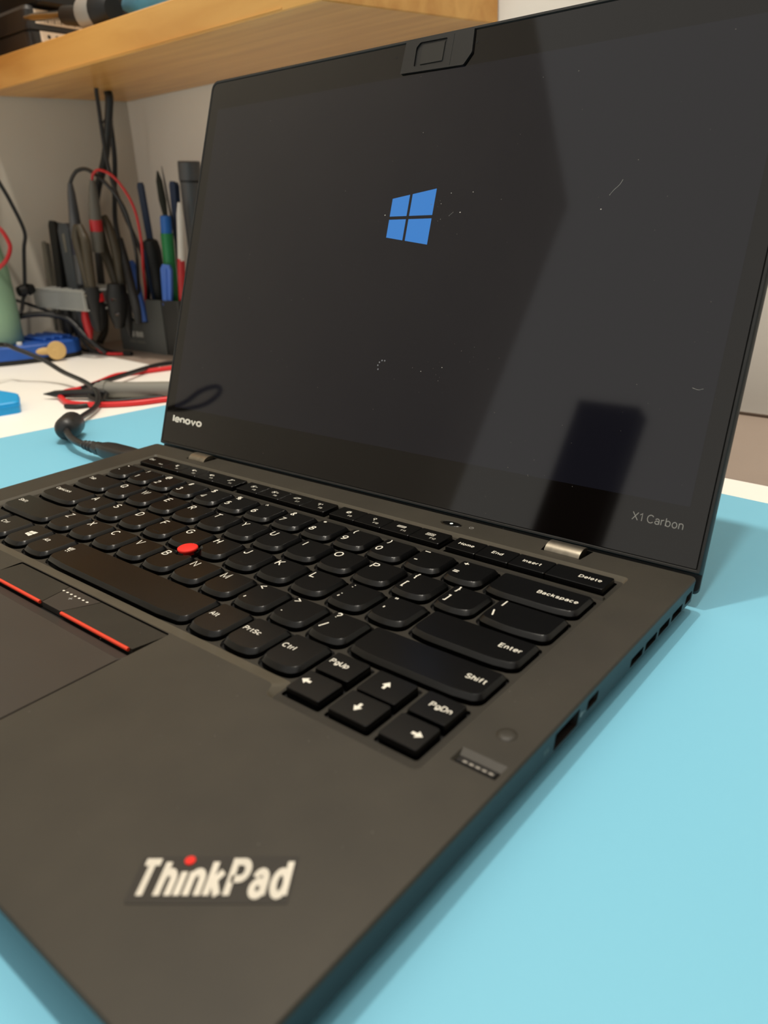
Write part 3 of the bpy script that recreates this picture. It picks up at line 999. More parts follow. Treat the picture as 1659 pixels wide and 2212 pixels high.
# ---- wordmark plate on the palm rest
Vt, Ft = text_raw('Th\u0131nkPad', 0.18, -0.07, 0.68)
xs = [v[0] for v in Vt]; ys = [v[1] for v in Vt]
x_0, x_1, y_0, y_1 = min(xs), max(xs), 0.0, max(ys)
u = Vector((0.797, 0.605)); v_ = Vector((-0.605, 0.797))
BL_ = Vector((287.6, 17.3)); LEN, HGT, SH = 32.3, 10.6, 0.6
def logo_map(x, y):
    a = (x - x_0) / (x_1 - x_0) * LEN
    b = (y - y_0) / (y_1 - y_0) * HGT
    p = BL_ + u * (a + SH * b / HGT) + v_ * b
    return (p.x, p.y)
pl = [BL_ + u * -0.9 + v_ * -0.9, BL_ + u * (LEN + 0.5) + v_ * -0.9, BL_ + u * (LEN + 1.2) + v_ * (HGT + 0.8), BL_ + u * -0.4 + v_ * (HGT + 0.8)]
lg_o = lap.part('wordmark', prism(fillet([tuple(p) for p in pl], 0.6, 3), 0.0, 0.12), mat('plate_black', (38, 35, 30), 0.5, 0.4))
M_SILVER = mat('wordmark_silver', (212, 207, 195), 0.4, 0.5, metal=0.2, noise=(120, 0.08))
V3 = [logo_map(p[0], p[1]) + (p[2],) for p in Vt]
n_ = len(V3)
lap.part('lettering', ([(p[0], p[1], 0.3 + p[2]) for p in V3], Ft), M_SILVER, under=lg_o)
ih = text_raw('Th\u0131', 0.18, -0.07, 0.68)[0]
dotx = (0.5 * (max(p[0] for p in text_raw('Th\u0131', 0.18, -0.07, 0.68)[0]) + max(p[0] for p in text_raw('Th', 0.18, -0.07, 0.68)[0])) + 0.02 - x_0) / (x_1 - x_0)
dc = BL_ + u * (dotx * LEN + 0.75) + v_ * (HGT * 0.95)
lap.part('red_dot', prism(circ(dc.x, dc.y, 1.15, 18), 0.1, 0.4), M_RED, under=lg_o)

# ---- lid
def lid_loop(d, t, bot, r=5):
    rb = 0.5 if t > -3 else 2.2
    return [LP(p[0], p[1], t) for p in rrect_tb(d, 331 - d, bot, 216.6 - d, max(0.6, r - d), rb)]
shell = [lid_loop(2.2, -0.9, 0.9), lid_loop(1.7, -0.35, 0.4), lid_loop(1.3, 0.25, 0.0), lid_loop(0.35, 0.25, -0.7), lid_loop(0.0, -0.3, -1.0),
         lid_loop(0.0, -2.8, -1.6), lid_loop(0.0, -3.2, -8.0), lid_loop(0.25, -5.0, -9.2), lid_loop(1.2, -6.4, -8.6), lid_loop(4, -7.0, -5)]
V, F = loft(shell, False, True)
F = [tuple(reversed(f)) for f in F]
M_LID = mat('lid_black', (24, 24, 24), 0.5, 0.45, noise=(200, 0.25))
lap.part('lid', (V, F), M_LID, smooth=35)
gl = rrect_tb(1.9, 329.1, 0.6, 214.6, 3.2, 0.4)
lap.part('screen_glass', ([LP(p[0], p[1], 0.0) for p in gl], [tuple(range(len(gl)))]), M_GLASS)
dp = rrect(9.0, 322.3, 22.6, 199.4, 0.2, 1)
disp = lap.part('display', ([LP(p[0], p[1], 0.02) for p in dp], [tuple(range(len(dp)))]), M_DISPLAY)
lap.part('start_logo', lidVF(winlogo(154.5, 132.25, 25.5, 25.7), 0.04), M_LOGOBLUE, under=disp)
for hx, hy in ((163.6, 59.5), (163.1, 61.4), (163.8, 62.9), (165.2, 63.9), (166.9, 63.9)):
    lap.part('loading_dot', lidVF(poly2d(circ(hx, hy, 0.42, 10)), 0.04), M_DOTGLOW, under=disp)
lap.part('maker_name', lidVF(text2d('lenovo', 8.9, 13.4, 4.6, 'l', 0.22, 1.62, -0.13), 0.05), M_WHITE)
lap.part('model_name', lidVF(text2d('X1 Carbon', 301.8, 13.6, 3.3, 'l', 0.1, 1.02), 0.05), M_GREYPRINT)
# stick-on webcam shutter
sh_poly = fillet([(146.6, 200.4), (183.2, 199.6), (186.8, 204.6), (186.0, 215.2), (147.2, 215.0)], 0.5, 2)
win_ = fillet([(154.2, 202.8), (172.2, 202.3), (171.6, 213.4), (156.0, 213.6), (154.0, 211.5)], 0.6, 2)
fv, ff = fill_holes(sh_poly, [win_], 0)
sh = lap.part('webcam_shutter', join(([LP(p[0], p[1], 1.0) for p in fv], ff),
              loft([[LP(p[0], p[1], 0.0) for p in sh_poly], [LP(p[0], p[1], 1.0) for p in sh_poly]], False, False),
              loft([[LP(p[0], p[1], 1.0) for p in win_], [LP(p[0], p[1], 0.3) for p in win_]], False, True)), mat('shutter_black', (18, 18, 18), 0.45, 0.5))
lap.part('slider', loft([[LP(p[0], p[1], 0.3) for p in rrect(157.2, 170.6, 203.2, 212.6, 0.5, 3)], [LP(p[0], p[1], 0.75) for p in rrect(157.5, 170.3, 203.5, 212.3, 0.5, 3)]], False, True), mat('slider_grey', (30, 29, 27), 0.4, 0.5), under=sh)
lap.part('seam', loft([[LP(p[0], p[1], 1.0) for p in rrect(175.0, 175.5, 200.6, 214.6, 0.1, 1)], [LP(p[0], p[1], 1.12) for p in rrect(175.1, 175.4, 200.6, 214.6, 0.1, 1)]], False, True), M_LID, under=sh)
for hx in (141.7, 187.9):
    lap.part('microphone_hole', ([LP(p[0], p[1], 0.05) for p in circ(hx, 209.2, 0.7, 12)], [tuple(range(12))]), M_BLACK)
# dust on glass and deck
def specks(n, fn, sizes, clumps):
    V, F = [], []
    for i in range(n):
        x, y = fn()
        if clumps and random.random() < 0.25:
            cx, cy, s = random.choice(clumps)
            x, y = random.gauss(cx, s), random.gauss(cy, s)
        r = random.choice(sizes) * random.uniform(0.6, 1.2)
        e = random.uniform(0.35, 1.0)
        a = random.uniform(0, math.pi)
        k = len(V)
        for j in range(6):
            t = j * math.pi / 3
            p, q = r * math.cos(t), r * e * math.sin(t)
            V.append((x + p * math.cos(a) - q * math.sin(a), y + p * math.sin(a) + q * math.cos(a)))
        F.append(tuple(range(k, k + 6)))
    return V, F
sv = specks(150, lambda: (random.uniform(8, 324), random.uniform(6, 210)), (0.1, 0.12, 0.16, 0.2), [(186, 134, 5), (195, 60, 12), (205, 70, 15), (250, 20, 12)])
M_DUST2 = mat('dust_faint', (120, 116, 110), 0.9, 0.1)
lap.part('screen_dust', lidVF(sv, 0.06), M_DUST2, stuff=True)
sv2 = []
for hx, hy, r_ in ((195.5, 133.7, 0.35), (188.7, 142.6, 0.25), (200.6, 142.5, 0.25), (184.0, 138.0, 0.2), (151.4, 133.8, 0.35), (263.6, 132.7, 0.3), (201.0, 63.6, 0.25), (189.5, 60.8, 0.25)):
    sv2.append(circ(hx, hy, r_, 7, r_ * 0.7))
lap.part('screen_dust', lidVF(poly2d(*sv2), 0.07), M_DUST, stuff=True)
def hair(pts):
    V, F = tube([LP(a, b, 0.1) for a, b in pts], 0.05, 4, 4)
    return V, F
lap.part('screen_lint', join(hair([(266, 138), (267.5, 140), (269.5, 142), (270.5, 144)]), hair([(314, 66), (316, 65.5), (318, 66)]), hair([(189.6, 132.2), (190.8, 133.2), (191.8, 134.0)])), M_DUST, stuff=True)
sv = specks(60, lambda: (random.uniform(205, 325), random.uniform(20, 88)), (0.1, 0.14, 0.18), [(200, 80, 5), (190, 80, 6), (318, 130, 4)])
sv = ([v for v in sv[0]], sv[1])
lap.part('deck_dust', lift(sv, 0.05), M_DUST2, stuff=True)

# ================================================================ THINGS ON THE DESK
M_CORD = mat('cord_black', (24, 24, 25), 0.42, 0.5)
M_CORDRED = mat('cord_red', (214, 34, 38), 0.4, 0.5)
pc = Thing('charging_cable', 'black laptop power cord with ferrite bead plugged into the left side of the laptop', 'cord', (-90, 222, -14))
pc.part('cord', tube([(-430, 30, -12), (-330, 70, 40), (-235, 84, 62), (-202, 82, 78), (-194, 76, 95), (-192, 64, 107), (-198, 52, 108), (-206, 50, 98), (-212, 60, 84), (-226, 84, 68), (-275, 150, 48), (-335, 250, 30), (-374, 312, 22), (-357, 319, 18), (-332, 330, 8), (-302, 333, -2), (-255, 326, -5), (-214, 313, -6), (-190, 301, -8), (-171, 286, -10.5), (-148, 262, -9.5), (-118, 237, -5)], 2.3, 10), M_CORD, smooth=60)
pc.part('ferrite_bead', rod((-121, 240, -5), (-97, 219, -4), [(0, 3), (0.06, 6.5), (0.22, 8.6), (0.78, 8.6), (0.94, 6.5), (1, 3)], 20), M_CORD, smooth=50)
pc.part('cord', tube([(-99, 221, -4), (-80, 214, -5.5), (-62, 211, -6), (-48, 211, -6)], 2.4, 10), M_CORD, smooth=60)
sr = pc.part('strain_relief', rod((-60, 211, -6), (-38, 211, -6), [(0, 2.6), (0.1, 3.2), (0.16, 2.7), (0.3, 3.6), (0.36, 3.0), (0.5, 4.0), (0.56, 3.4), (0.75, 4.4), (1, 4.6)], 14), M_CORD, smooth=30)
plg = [(0, -0.6), (0.15, -1.0), (0.5, -1.0), (0.8, -0.9), (1, -0.9)]
loops = []
for x, hw, hh in ((-40, 3.6, 3.4), (-35, 5.2, 4.2), (-28, 6.2, 4.4), (-10, 6.4, 4.4), (-1.5, 6.2, 4.2), (0.2, 5.4, 3.4)):
    loops.append([(x, 211 + a, -5.4 + b) for a, b in rrect(-hw, hw, -hh, hh, 2.4, 3)])
pc.part('plug', loft(loops), M_CORD, smooth=50)

M_LEADBLK = mat('lead_black', (18, 18, 18), 0.45, 0.5)
M_PROBE = mat('probe_grey', (128, 126, 118), 0.5, 0.4)
tl = Thing('test_lead', 'red test lead looped on the white desk beside the laptop screen', 'test lead', (-220, 340, -15))
tl.part('wire', tube([(-262, 455, -12.6), (-270, 432, -12.6), (-281, 402, -12.6), (-288, 386, -12.6), (-286, 374, -12.6), (-270, 346, -12.6), (-262, 325, -12.6), (-262, 312, -12.4), (-252, 300, -12.4), (-236, 293, -12.4), (-216, 288, -12.6), (-194, 293, -12.6), (-175, 304, -12.6), (-160, 320, -12.6), (-148, 342, -12.6), (-120, 380, -12.6)], 2.4, 10), M_CORDRED, smooth=60)
tb = Thing('test_lead', 'black test lead with pointed black probe lying on the white desk', 'test lead', (-230, 350, -15))
tb.part('wire', tube([(-272, 462, -10.5), (-284, 440, -10), (-281, 415, -9.6), (-263, 374, -8.6), (-251, 340, -8.6), (-243, 318, -8.6)], 2.3, 10), M_LEADBLK, smooth=60)
tb.part('probe', rod((-262, 290, -10.5), (-205, 318, -9), [(0, 0.5), (0.12, 2.0), (0.2, 3.2), (0.5, 3.8), (0.9, 4.2), (1, 3.0)], 14), M_LEADBLK, smooth=40)
tb.part('wire', tube([(-205, 318, -9), (-198, 312, -11), (-192, 303, -12.6), (-196, 286, -12.8), (-208, 280, -12.8)], 2.0, 8), M_LEADBLK, smooth=60)
tg = Thing('probe', 'grey thick test probe lying beside the red wire on the desk', 'probe', (-190, 330, -15))
tg.part('handle', rod((-222, 316, -7.6), (-120, 372, -7.6), [(0, 3.5), (0.03, 6.4), (0.1, 7.3), (0.35, 7.0), (0.6, 7.3), (1, 7.3)], 18), M_PROBE, smooth=40)
tg.part('flange', rod((-214, 320.4, -7.0), (-210, 322.6, -7.0), [(0, 7.8), (1, 7.8)], 18), M_PROBE)
tg.part('wire', tube([(-221, 316, -8), (-212, 306, -11), (-190, 309, -12.8), (-168, 334, -12.8), (-140, 368, -12.8)], 2.0, 8), M_LEADBLK, smooth=60)

ct = Thing('tray', 'bright cyan plastic tray corner at the left edge of the desk', 'tray', (-290, 245, -15))
cl_ = fillet([(-330, 205), (-236, 225), (-229, 252), (-262, 268), (-340, 262)], 4, 4)
ct.part('body', loft([at_z(cl_, -15), at_z(cl_, -6.0), at_z(shrink(cl_, 1.0), -5.2)]), mat('cyan_plastic', (0, 158, 226), 0.35, 0.5))
ct.part('lip', loft([at_z(shrink(cl_, -0.6), -9.0), at_z(shrink(cl_, -0.6), -8.0)], True, True), MATS['cyan_plastic'])

M_BLUE = mat('blue_silicone', (34, 84, 168), 0.5, 0.4, noise=(60, 0.1))
bt = Thing('work_tray', 'blue repair work tray with raised ribs on the desk by the left wall', 'tray', (-490, 400, -15))
tp_ = [(-545, 330), (-472, 352), (-478, 400), (-500, 452), (-534, 446)]
tp_ = [(-530, 330), (-474, 346), (-462, 366), (-450, 398), (-450, 434), (-462, 446), (-520, 444), (-536, 420)]
lp_ = fillet(tp_, 6, 4)
bt.part('base', prism(lp_, -15, -9.5), M_RUBBER)
bt.part('body', loft([at_z(lp_, -9.5), at_z(lp_, 3.6), at_z(shrink(lp_, 1.4), 5.0)], False, True), M_BLUE, smooth=30)
for i in range(4):
    y = 402 + i * 10
    bt.part('rib', prism(rrect(-524, -464, y, y + 5, 2, 3), 4.8, 9.0, 0.8), M_BLUE)
bt.part('magnet', prism(circ(-470, 376, 3.0, 14), 5.0, 8.4, 0.5), M_WHITE)
wd = Thing('wooden_disc', 'round beige disc on a short handle leaning on the blue tray', 'tool', (-445, 402, -14))
M_TAN = mat('tan_wood', (206, 172, 112), 0.5, 0.4, noise=(90, 0.08))
wd.part('head', rod((-444.5, 404.5, -3.0), (-439, 402, -2.6), [(0, 9.6), (0.1, 10.2), (0.9, 10.2), (1, 9.6)], 24), M_TAN, smooth=30)
wd.part('handle', rod((-442, 403, -3), (-459, 387, -3), [(0, 4.2), (1, 4.2)], 12), M_TAN, smooth=30)

# ---- dark organizer box with pens and tools
M_HOLD = mat('organizer_grey', (82, 84, 82), 0.45, 0.45)
M_HOLD2 = mat('organizer_dark', (46, 46, 44), 0.5, 0.4)
M_PRINT2 = mat('organizer_print', (196, 196, 190), 0.6, 0.3)
hd = Thing('tool_organizer', 'dark grey desktop tool organizer box with printed front holding pens', 'organizer', (-385, 512, -15))
def wbox(x0, x1, y0, y1, z0, z1, th=2.0):
    lo = rrect(x0, x1, y0, y1, 2.5, 3)
    li = shrink(lo, th)
    return loft([at_z(lo, z0), at_z(lo, z1), at_z(li, z1), at_z(li, z0 + 3)], True, True)
hd.part('front_bin', wbox(-446, -381, 489, 524, -15, 19.5), M_HOLD)
hd.part('tall_bin', wbox(-380.5, -322, 489, 540, -15, 46), M_HOLD2)
hd.part('corner_post', box(-381.5, -352, 487.6, 489.4, -15, 46), M_HOLD)
def marks(x, z, w, h, n):
    # print too small to read in the picture: a row of short upright strokes
    P = []
    k = w / n
    for i in range(n):
        if i == n // 2 - 1:
            continue
        P.append([(x + k * i, 488.7, z), (x + k * (i + 0.62), 488.7, z), (x + k * (i + 0.62), 488.7, z + h * (1.0 if i % 3 else 0.8)), (x + k * i, 488.7, z + h)])
    return poly2d(*P)
hd.part('print', marks(-423, 2.2, 27, 6.4, 9), M_PRINT2)
hd.part('print', marks(-425, -5.0, 31, 3.0, 13), mat('organizer_print_dim', (120, 118, 110), 0.6, 0.3))

def rods(name, label, cat, org, parts, group=None):
    t = Thing(name, label, cat, org, group)
    for nm, p0, p1, prof, mt2 in parts:
        t.part(nm, rod(p0, p1, prof), mt2, smooth=40)
    return t
M_NAVY = mat('navy_metal', (44, 58, 84), 0.35, 0.5, metal=0.3)
M_GRN = mat('green_plastic', (20, 120, 62), 0.4, 0.5)
M_SKY = mat('blue_plastic', (70, 112, 198), 0.4, 0.5)
M_BLU2 = mat('strong_blue_plastic', (22, 96, 178), 0.4, 0.5)
M_CHR = mat('chrome', (200, 198, 192), 0.2, 0.5, metal=1.0)
M_DGREY = mat('marker_grey', (66, 66, 68), 0.4, 0.5)
M_REDP = mat('red_plastic', (176, 28, 32), 0.35, 0.5)
M_CLEAR = mat('pen_clear', (206, 200, 192), 0.2, 0.5)
def lin(a, b, t):
    return tuple(a[i] + (b[i] - a[i]) * t for i in range(3))
A, B = (-383, 505, 169), (-379, 508, 30)
t = Thing('tweezers', 'navy tipped tool with thick black grip standing in the organizer, leftmost of the tall ones', 'tool', (-379, 508, 19))
t.part('shaft', flatbar(lin(A, B, 0.47), A, 9, 9.5, 3, (1, 0, 0)), M_NAVY)
t.part('grip', rod(lin(A, B, 0.42), B, [(0, 4), (0.03, 8.2), (0.12, 9.8), (0.6, 9.8), (0.9, 8.0), (1, 5)], 18), M_RUBBER, smooth=40)
t.part('grip_inlay', flatbar(lin(A, B, 0.9), lin(A, B, 0.5), 4, 5, 21, (1, 0, 0)), M_NAVY)
t = Thing('brush', 'thin dark brush with ragged tip standing behind the green marker', 'brush', (-343, 520, 5))
t.part('stem', rod((-362, 520, 5), (-364, 519, 134), [(0, 1.6), (0.7, 1.8), (1, 1.5)], 10), M_CLEAR, smooth=40)
t.part('bristles', rod((-364, 519, 130), (-368, 519, 180), [(0, 2.2), (0.4, 4.2), (0.8, 3.4), (1, 0.8)], 10), mat('bristle', (48, 50, 44), 0.8, 0.2), smooth=40)
t = Thing('needle_tool', 'very thin black needle tool standing beside the brush', 'tool', (-335, 521, 5))
t.part('needle', rod((-354, 521, 100), (-359, 519, 184), [(0, 1.3), (0.8, 1.0), (1, 0.3)], 8), M_RUBBER, smooth=40)
t.part('handle', rod((-351, 521, 2), (-354, 521, 102), [(0, 2.2), (0.9, 2.2), (1, 1.4)], 10), M_RUBBER, smooth=40)
t = Thing('marker_pen', 'green marker pen with bright blue cap standing in the organizer', 'pen', (-348, 503, -5))
t.part('barrel', rod((-352, 503, -5), (-344, 503, 116), [(0, 6.6), (1, 6.8)], 16), M_GRN, smooth=40)
t.part('cap', rod((-344, 503, 116), (-342, 503, 134), [(0, 6.2), (0.9, 6.0), (1, 4.8)], 16), M_BLU2, smooth=40)
t = Thing('flat_tweezers', 'dark navy flat tweezers standing between the green and the red pen', 'tweezers', (-334, 515, -5))
t.part('arm', flatbar((-352, 515, -5), (-338, 515, 168), 5, 10, 2.2, (1, 0, 0)), M_NAVY)
t.part('arm', flatbar((-352, 518, -5), (-338, 518.5, 167), 5, 10, 2.2, (1, 0, 0)), M_NAVY)
t = Thing('ballpoint_pen', 'white and red ballpoint pen standing next to the laptop screen edge', 'pen', (-332, 500, 0))
t.part('barrel', rod((-319, 499, 88), (-309, 499, 146), [(0, 3.8), (0.8, 3.6), (1, 2.2)], 12), M_CLEAR, smooth=40)
t.part('grip', rod((-334, 499, 5), (-319, 499, 90), [(0, 3.0), (0.1, 4.0), (1, 4.0)], 12), M_REDP, smooth=40)
t = Thing('torch', 'thick dark grey penlight standing highest in the organizer', 'penlight', (-303, 528, 0))
t.part('body', rod((-332, 524, 0), (-314, 520, 166), [(0, 7), (0.5, 7.6), (0.9, 10.5), (1, 11)], 20), M_DGREY, smooth=40)
t.part('head', rod((-313.8, 520, 167), (-312, 519.6, 186), [(0, 10.2), (0.05, 11.8), (0.95, 11.8), (1, 10.8)], 20), M_DGREY, smooth=40)
t.part('cap_ring', rod((-314, 520, 165.8), (-313.8, 520, 167.4), [(0, 11.3), (1, 11.3)], 20), M_RUBBER)
for nm, a, b, w0, lab in (('pry_tool', (-396, 491.5, 20), (-403, 490, 88), 12, 'blue plastic pry tool leaning from the front bin of the organizer'),
                          ('pry_tool', (-344, 491.5, 40), (-340, 494, 84), 12, 'short blue plastic pry tool in front of the black grip')):
    t = Thing(nm, lab, 'pry tool', a)
    t.part('blade', flatbar(a, b, w0, w0 + 3, 3.2, (1, 0.2, 0)), M_SKY)
    t.part('spine', flatbar(lin(a, b, 0.1), lin(a, b, 0.9), 2, 3, 5.4, (1, 0.2, 0)), M_SKY)
t = Thing('small_bottle', 'small dark blue bottle in the front bin of the organizer', 'bottle', (-396, 500, -10))
t.part('body', rod((-396, 500, -11), (-396, 500, 22), [(0, 8), (0.9, 8), (1, 6)], 18), mat('dark_blue_plastic', (38, 62, 96), 0.4, 0.5), smooth=40)
t.part('cap', rod((-396, 500, 22), (-398, 500, 30), [(0, 4.5), (0.8, 4.5), (1, 3.5)], 14), M_RUBBER, smooth=40)
t = Thing('metal_clip', 'shiny metal ring clip on the rim of the organizer', 'clip', (-426, 497, 14))
for k_ in range(2):
    pts = [(-434 + 8 * (1 - math.cos(a)) + 4 * k_, 496 + 4 * k_, 12 + 13 * math.sin(a)) for a in [math.pi * i / 8 for i in range(9)]]
    t.part('ring', tube(pts, 1.0, 8, 3), M_CHR, smooth=60)

# ================================================================ LEFT WALL: ACRYLIC RACK AND TOOLS
M_ACRYL = mat('frosted_acrylic', (176, 178, 176), 0.35, 0.5, alpha=0.42)
M_ACRYL2 = mat('acrylic_edge', (206, 206, 200), 0.3, 0.5, alpha=0.75)
rk = Thing('tool_rack', 'frosted clear acrylic rack on the left wall holding hand tools', 'rack', (-470, 456, 38))
x0r, x1r, y0r, y1r, z0r, z1r = -513, -402, 425, 488, 39, 61
rk.part('front_panel', box(x0r, x1r, y0r, y0r + 2.2, z0r, z1r), M_ACRYL)
rk.part('back_panel', box(left_x(y1r) + 1, x1r, y1r, y1r + 2.5, z0r, z1r), M_ACRYL)
rk.part('side_panel', box(x0r, x0r + 2.2, y0r, y1r, z0r, z1r), M_ACRYL)
rk.part('top_frame', loft([at_z(rrect(x0r, x1r, y0r, y1r, 2, 2), z1r - 1.6), at_z(rrect(x0r, x1r, y0r, y1r, 2, 2), z1r), at_z(rrect(x0r + 4, x1r - 4, y0r + 4, y1r - 4, 2, 2), z1r), at_z(rrect(x0r + 4, x1r - 4, y0r + 4, y1r - 4, 2, 2), z1r - 1.6)], False, False), M_ACRYL2)
rk.part('bottom_frame', loft([at_z(rrect(x0r, x1r, y0r, y1r, 2, 2), z0r), at_z(rrect(x0r, x1r, y0r, y1r, 2, 2), z0r + 1.6), at_z(rrect(x0r + 4, x1r - 4, y0r + 4, y1r - 4, 2, 2), z0r + 1.6), at_z(rrect(x0r + 4, x1r - 4, y0r + 4, y1r - 4, 2, 2), z0r)], False, False), M_ACRYL2)
for i in range(5):
    xx = x0r + 18 + i * 18.5
    rk.part('divider', box(xx, xx + 1.6, y0r + 3, y1r - 3, z1r - 2.2, z1r - 0.4), M_ACRYL2)
rk.part('edge_strip', box(x1r - 2.4, x1r, y0r, y0r + 2.4, z0r, z1r), M_ACRYL2)
M_OLIVE = mat('olive_grip', (62, 54, 40), 0.5, 0.4)
M_TOOLGREY = mat('tool_grey', (112, 107, 96), 0.45, 0.5, metal=0.2)
M_SLATE = mat('slate_plastic', (60, 63, 67), 0.45, 0.45)
t = Thing('spudger', 'grey metal spudger standing leftmost in the acrylic rack', 'tool', (-507, 455, 20))
t.part('blade', flatbar((-522, 450, 8), (-512, 450, 112), 5, 8, 2.5), M_TOOLGREY)
t.part('blade', flatbar((-517, 454, 8), (-511, 454, 110), 3, 4, 2.5), M_TOOLGREY)
t = Thing('tweezers', 'long black tweezers standing second from the left in the acrylic rack', 'tweezers', (-484, 455, 0))
t.part('arm', flatbar((-503, 452, 6), (-487, 452, 134), 10, 15, 4), M_RUBBER)
t.part('arm', flatbar((-501, 458, 6), (-487, 458, 132), 10, 15, 4), M_RUBBER)
t = Thing('tweezers', 'short black tweezers standing third from the left in the acrylic rack', 'tweezers', (-466, 455, 0))
t.part('arm', flatbar((-480, 453, 4), (-470, 453, 114), 8, 12, 4), M_RUBBER)
t.part('arm', flatbar((-479, 458, 4), (-470, 458, 112), 8, 12, 4), M_RUBBER)
t = Thing('utility_knife', 'slate grey knife with rounded end standing in the middle of the acrylic rack', 'knife', (-446, 455, 10))
t.part('handle', flatbar((-455, 448, 14), (-453, 448, 131), 17, 22, 9), M_SLATE)
t.part('slot', flatbar((-453, 443.2, 100), (-453, 443.2, 120), 3, 4, 1.4), M_TOOLGREY)
for nm, a, b, bandmat, lab in (('probe', (-432, 444, 66), (-430, 449, 171), mat('band_navy', (32, 32, 48), 0.5, 0.4), 'grey meter probe with black lead standing in the acrylic rack'),
                               ('probe', (-402, 452, 100), (-391, 452, 172), M_REDP, 'grey meter probe with red band and red lead in the acrylic rack')):
    t = Thing(nm, lab, 'probe', a)
    t.part('body', rod(a, b, [(0, 6.0), (0.4, 6.6), (0.65, 6.0), (0.9, 4.2), (1, 2.6)], 16), M_DGREY if bandmat is not M_REDP else mat('probe_body', (92, 88, 80), 0.5, 0.4), smooth=40)
    t.part('band', rod(lin(a, b, 0.3), lin(a, b, 0.46), [(0, 6.7), (1, 6.7)], 16), bandmat, smooth=40)
    if bandmat is M_REDP:
        pth = [b, (-388, 453, 178), (-378, 455, 181), (-359, 458, 173), (-345, 462, 155), (-341, 466, 136), (-348, 472, 108), (-364, 480, 80), (-388, 494, 50), (-412, 500, 10), (-425, 490, -12.5)]
        t.part('lead', tube(pth, 1.5, 8), M_REDP, smooth=60)
    else:
        pth = [b, (-425, 451, 178), (-416, 453, 183), (-400, 456, 182), (-376, 460, 166), (-360, 466, 140), (-364, 474, 100), (-382, 484, 72), (-404, 494, 40), (-430, 500, 0), (-450, 500, -12.5)]
        t.part('lead', tube(pth, 2.0, 8), M_CORD, smooth=60)
def pliers(label, x, y, z, lean, top, M_H, open_=8):
    t = Thing('pliers', label, 'pliers', (x, y, z))
    for s in (-1, 1):
        pts = [(x + s * 3, y, z - 4), (x + lean * 0.25 + s * (open_ * 0.6), y, z + 22), (x + lean * 0.6 + s * open_, y, z + 48), (x + lean * 0.9 + s * open_ * 0.8, y, z + top * 0.86), (x + lean + s * open_ * 0.35, y, z + top)]
        t.part('handle', tube(pts, [4.2, 5.2, 5.4, 4.6, 3.6], 10, 5), M_H, smooth=60)
    t.part('jaw', rod((x, y, z + 2), (x - lean * 0.3, y, z - 46), [(0, 8.5), (0.2, 9), (0.6, 6), (1, 2)], 12), M_RUBBER, smooth=40)
    t.part('pivot', rod((x, y - 10, z - 6), (x, y + 10, z - 6), [(0, 3), (1, 3)], 12), M_CHR)
    return t
pliers('olive handled cutting pliers hanging in front of the red banded probe', -403, 436, 62, -4, 66, M_OLIVE, 8)
pliers('olive handled pliers hanging behind the red banded probe', -392, 466, 52, -14, 84, M_OLIVE, 11)
t = Thing('pliers', 'black pliers hanging at the right end of the acrylic rack', 'pliers', (-392, 462, 50))
t.part('handle', tube([(-394, 476, 112), (-380, 470, 84), (-364, 462, 60), (-355, 458, 40), (-352, 456, 24)], [3.5, 4.6, 5, 5, 4], 10, 5), M_RUBBER, smooth=60)
t.part('jaw', rod((-388, 458, 66), (-392, 456, 18), [(0, 9), (0.3, 12), (0.7, 10), (1, 5)], 12), M_RUBBER, smooth=40)
t.part('rivet', rod((-382, 447, 50), (-382, 452, 50), [(0, 2), (1, 2)], 10), M_CHR)
t.part('rivet', rod((-383, 447, 34), (-383, 452, 34), [(0, 2), (1, 2)], 10), M_CHR)
t = Thing('screwdriver', 'black screwdriver handle hanging below the acrylic rack', 'screwdriver', (-410, 440, 20))
t.part('handle', rod((-404, 441, 60), (-408, 440, 16), [(0, 7), (0.5, 10), (0.85, 8), (1, 4)], 14), M_RUBBER, smooth=40)
t.part('band', rod((-404.3, 441, 57), (-405, 441, 49), [(0, 8.4), (1, 9.6)], 14), M_REDP, smooth=40)
for i, (xa, lab, mt2) in enumerate(((-484, 'black clip lead hanging under the left end of the acrylic rack', M_RUBBER), (-462, 'black clip lead hanging under the middle of the acrylic rack', M_RUBBER), (-440, 'red clip lead lying under the acrylic rack', M_REDP))):
    t = Thing('clip_lead', lab, 'clip', (xa, 446, -15))
    t.part('clip', rod((xa, 446, 38), (xa + 4, 444, 4), [(0, 4), (0.3, 6), (0.7, 5), (1, 2)], 12), mt2, smooth=40)
    t.part('wire', tube([(xa + 4, 444, 5), (xa + 10, 447, -6), (xa + 20, 452, -12.5), (xa + 40, 462, -13)], 1.8, 8), M_CORDRED if mt2 is M_REDP else M_CORD, smooth=60)

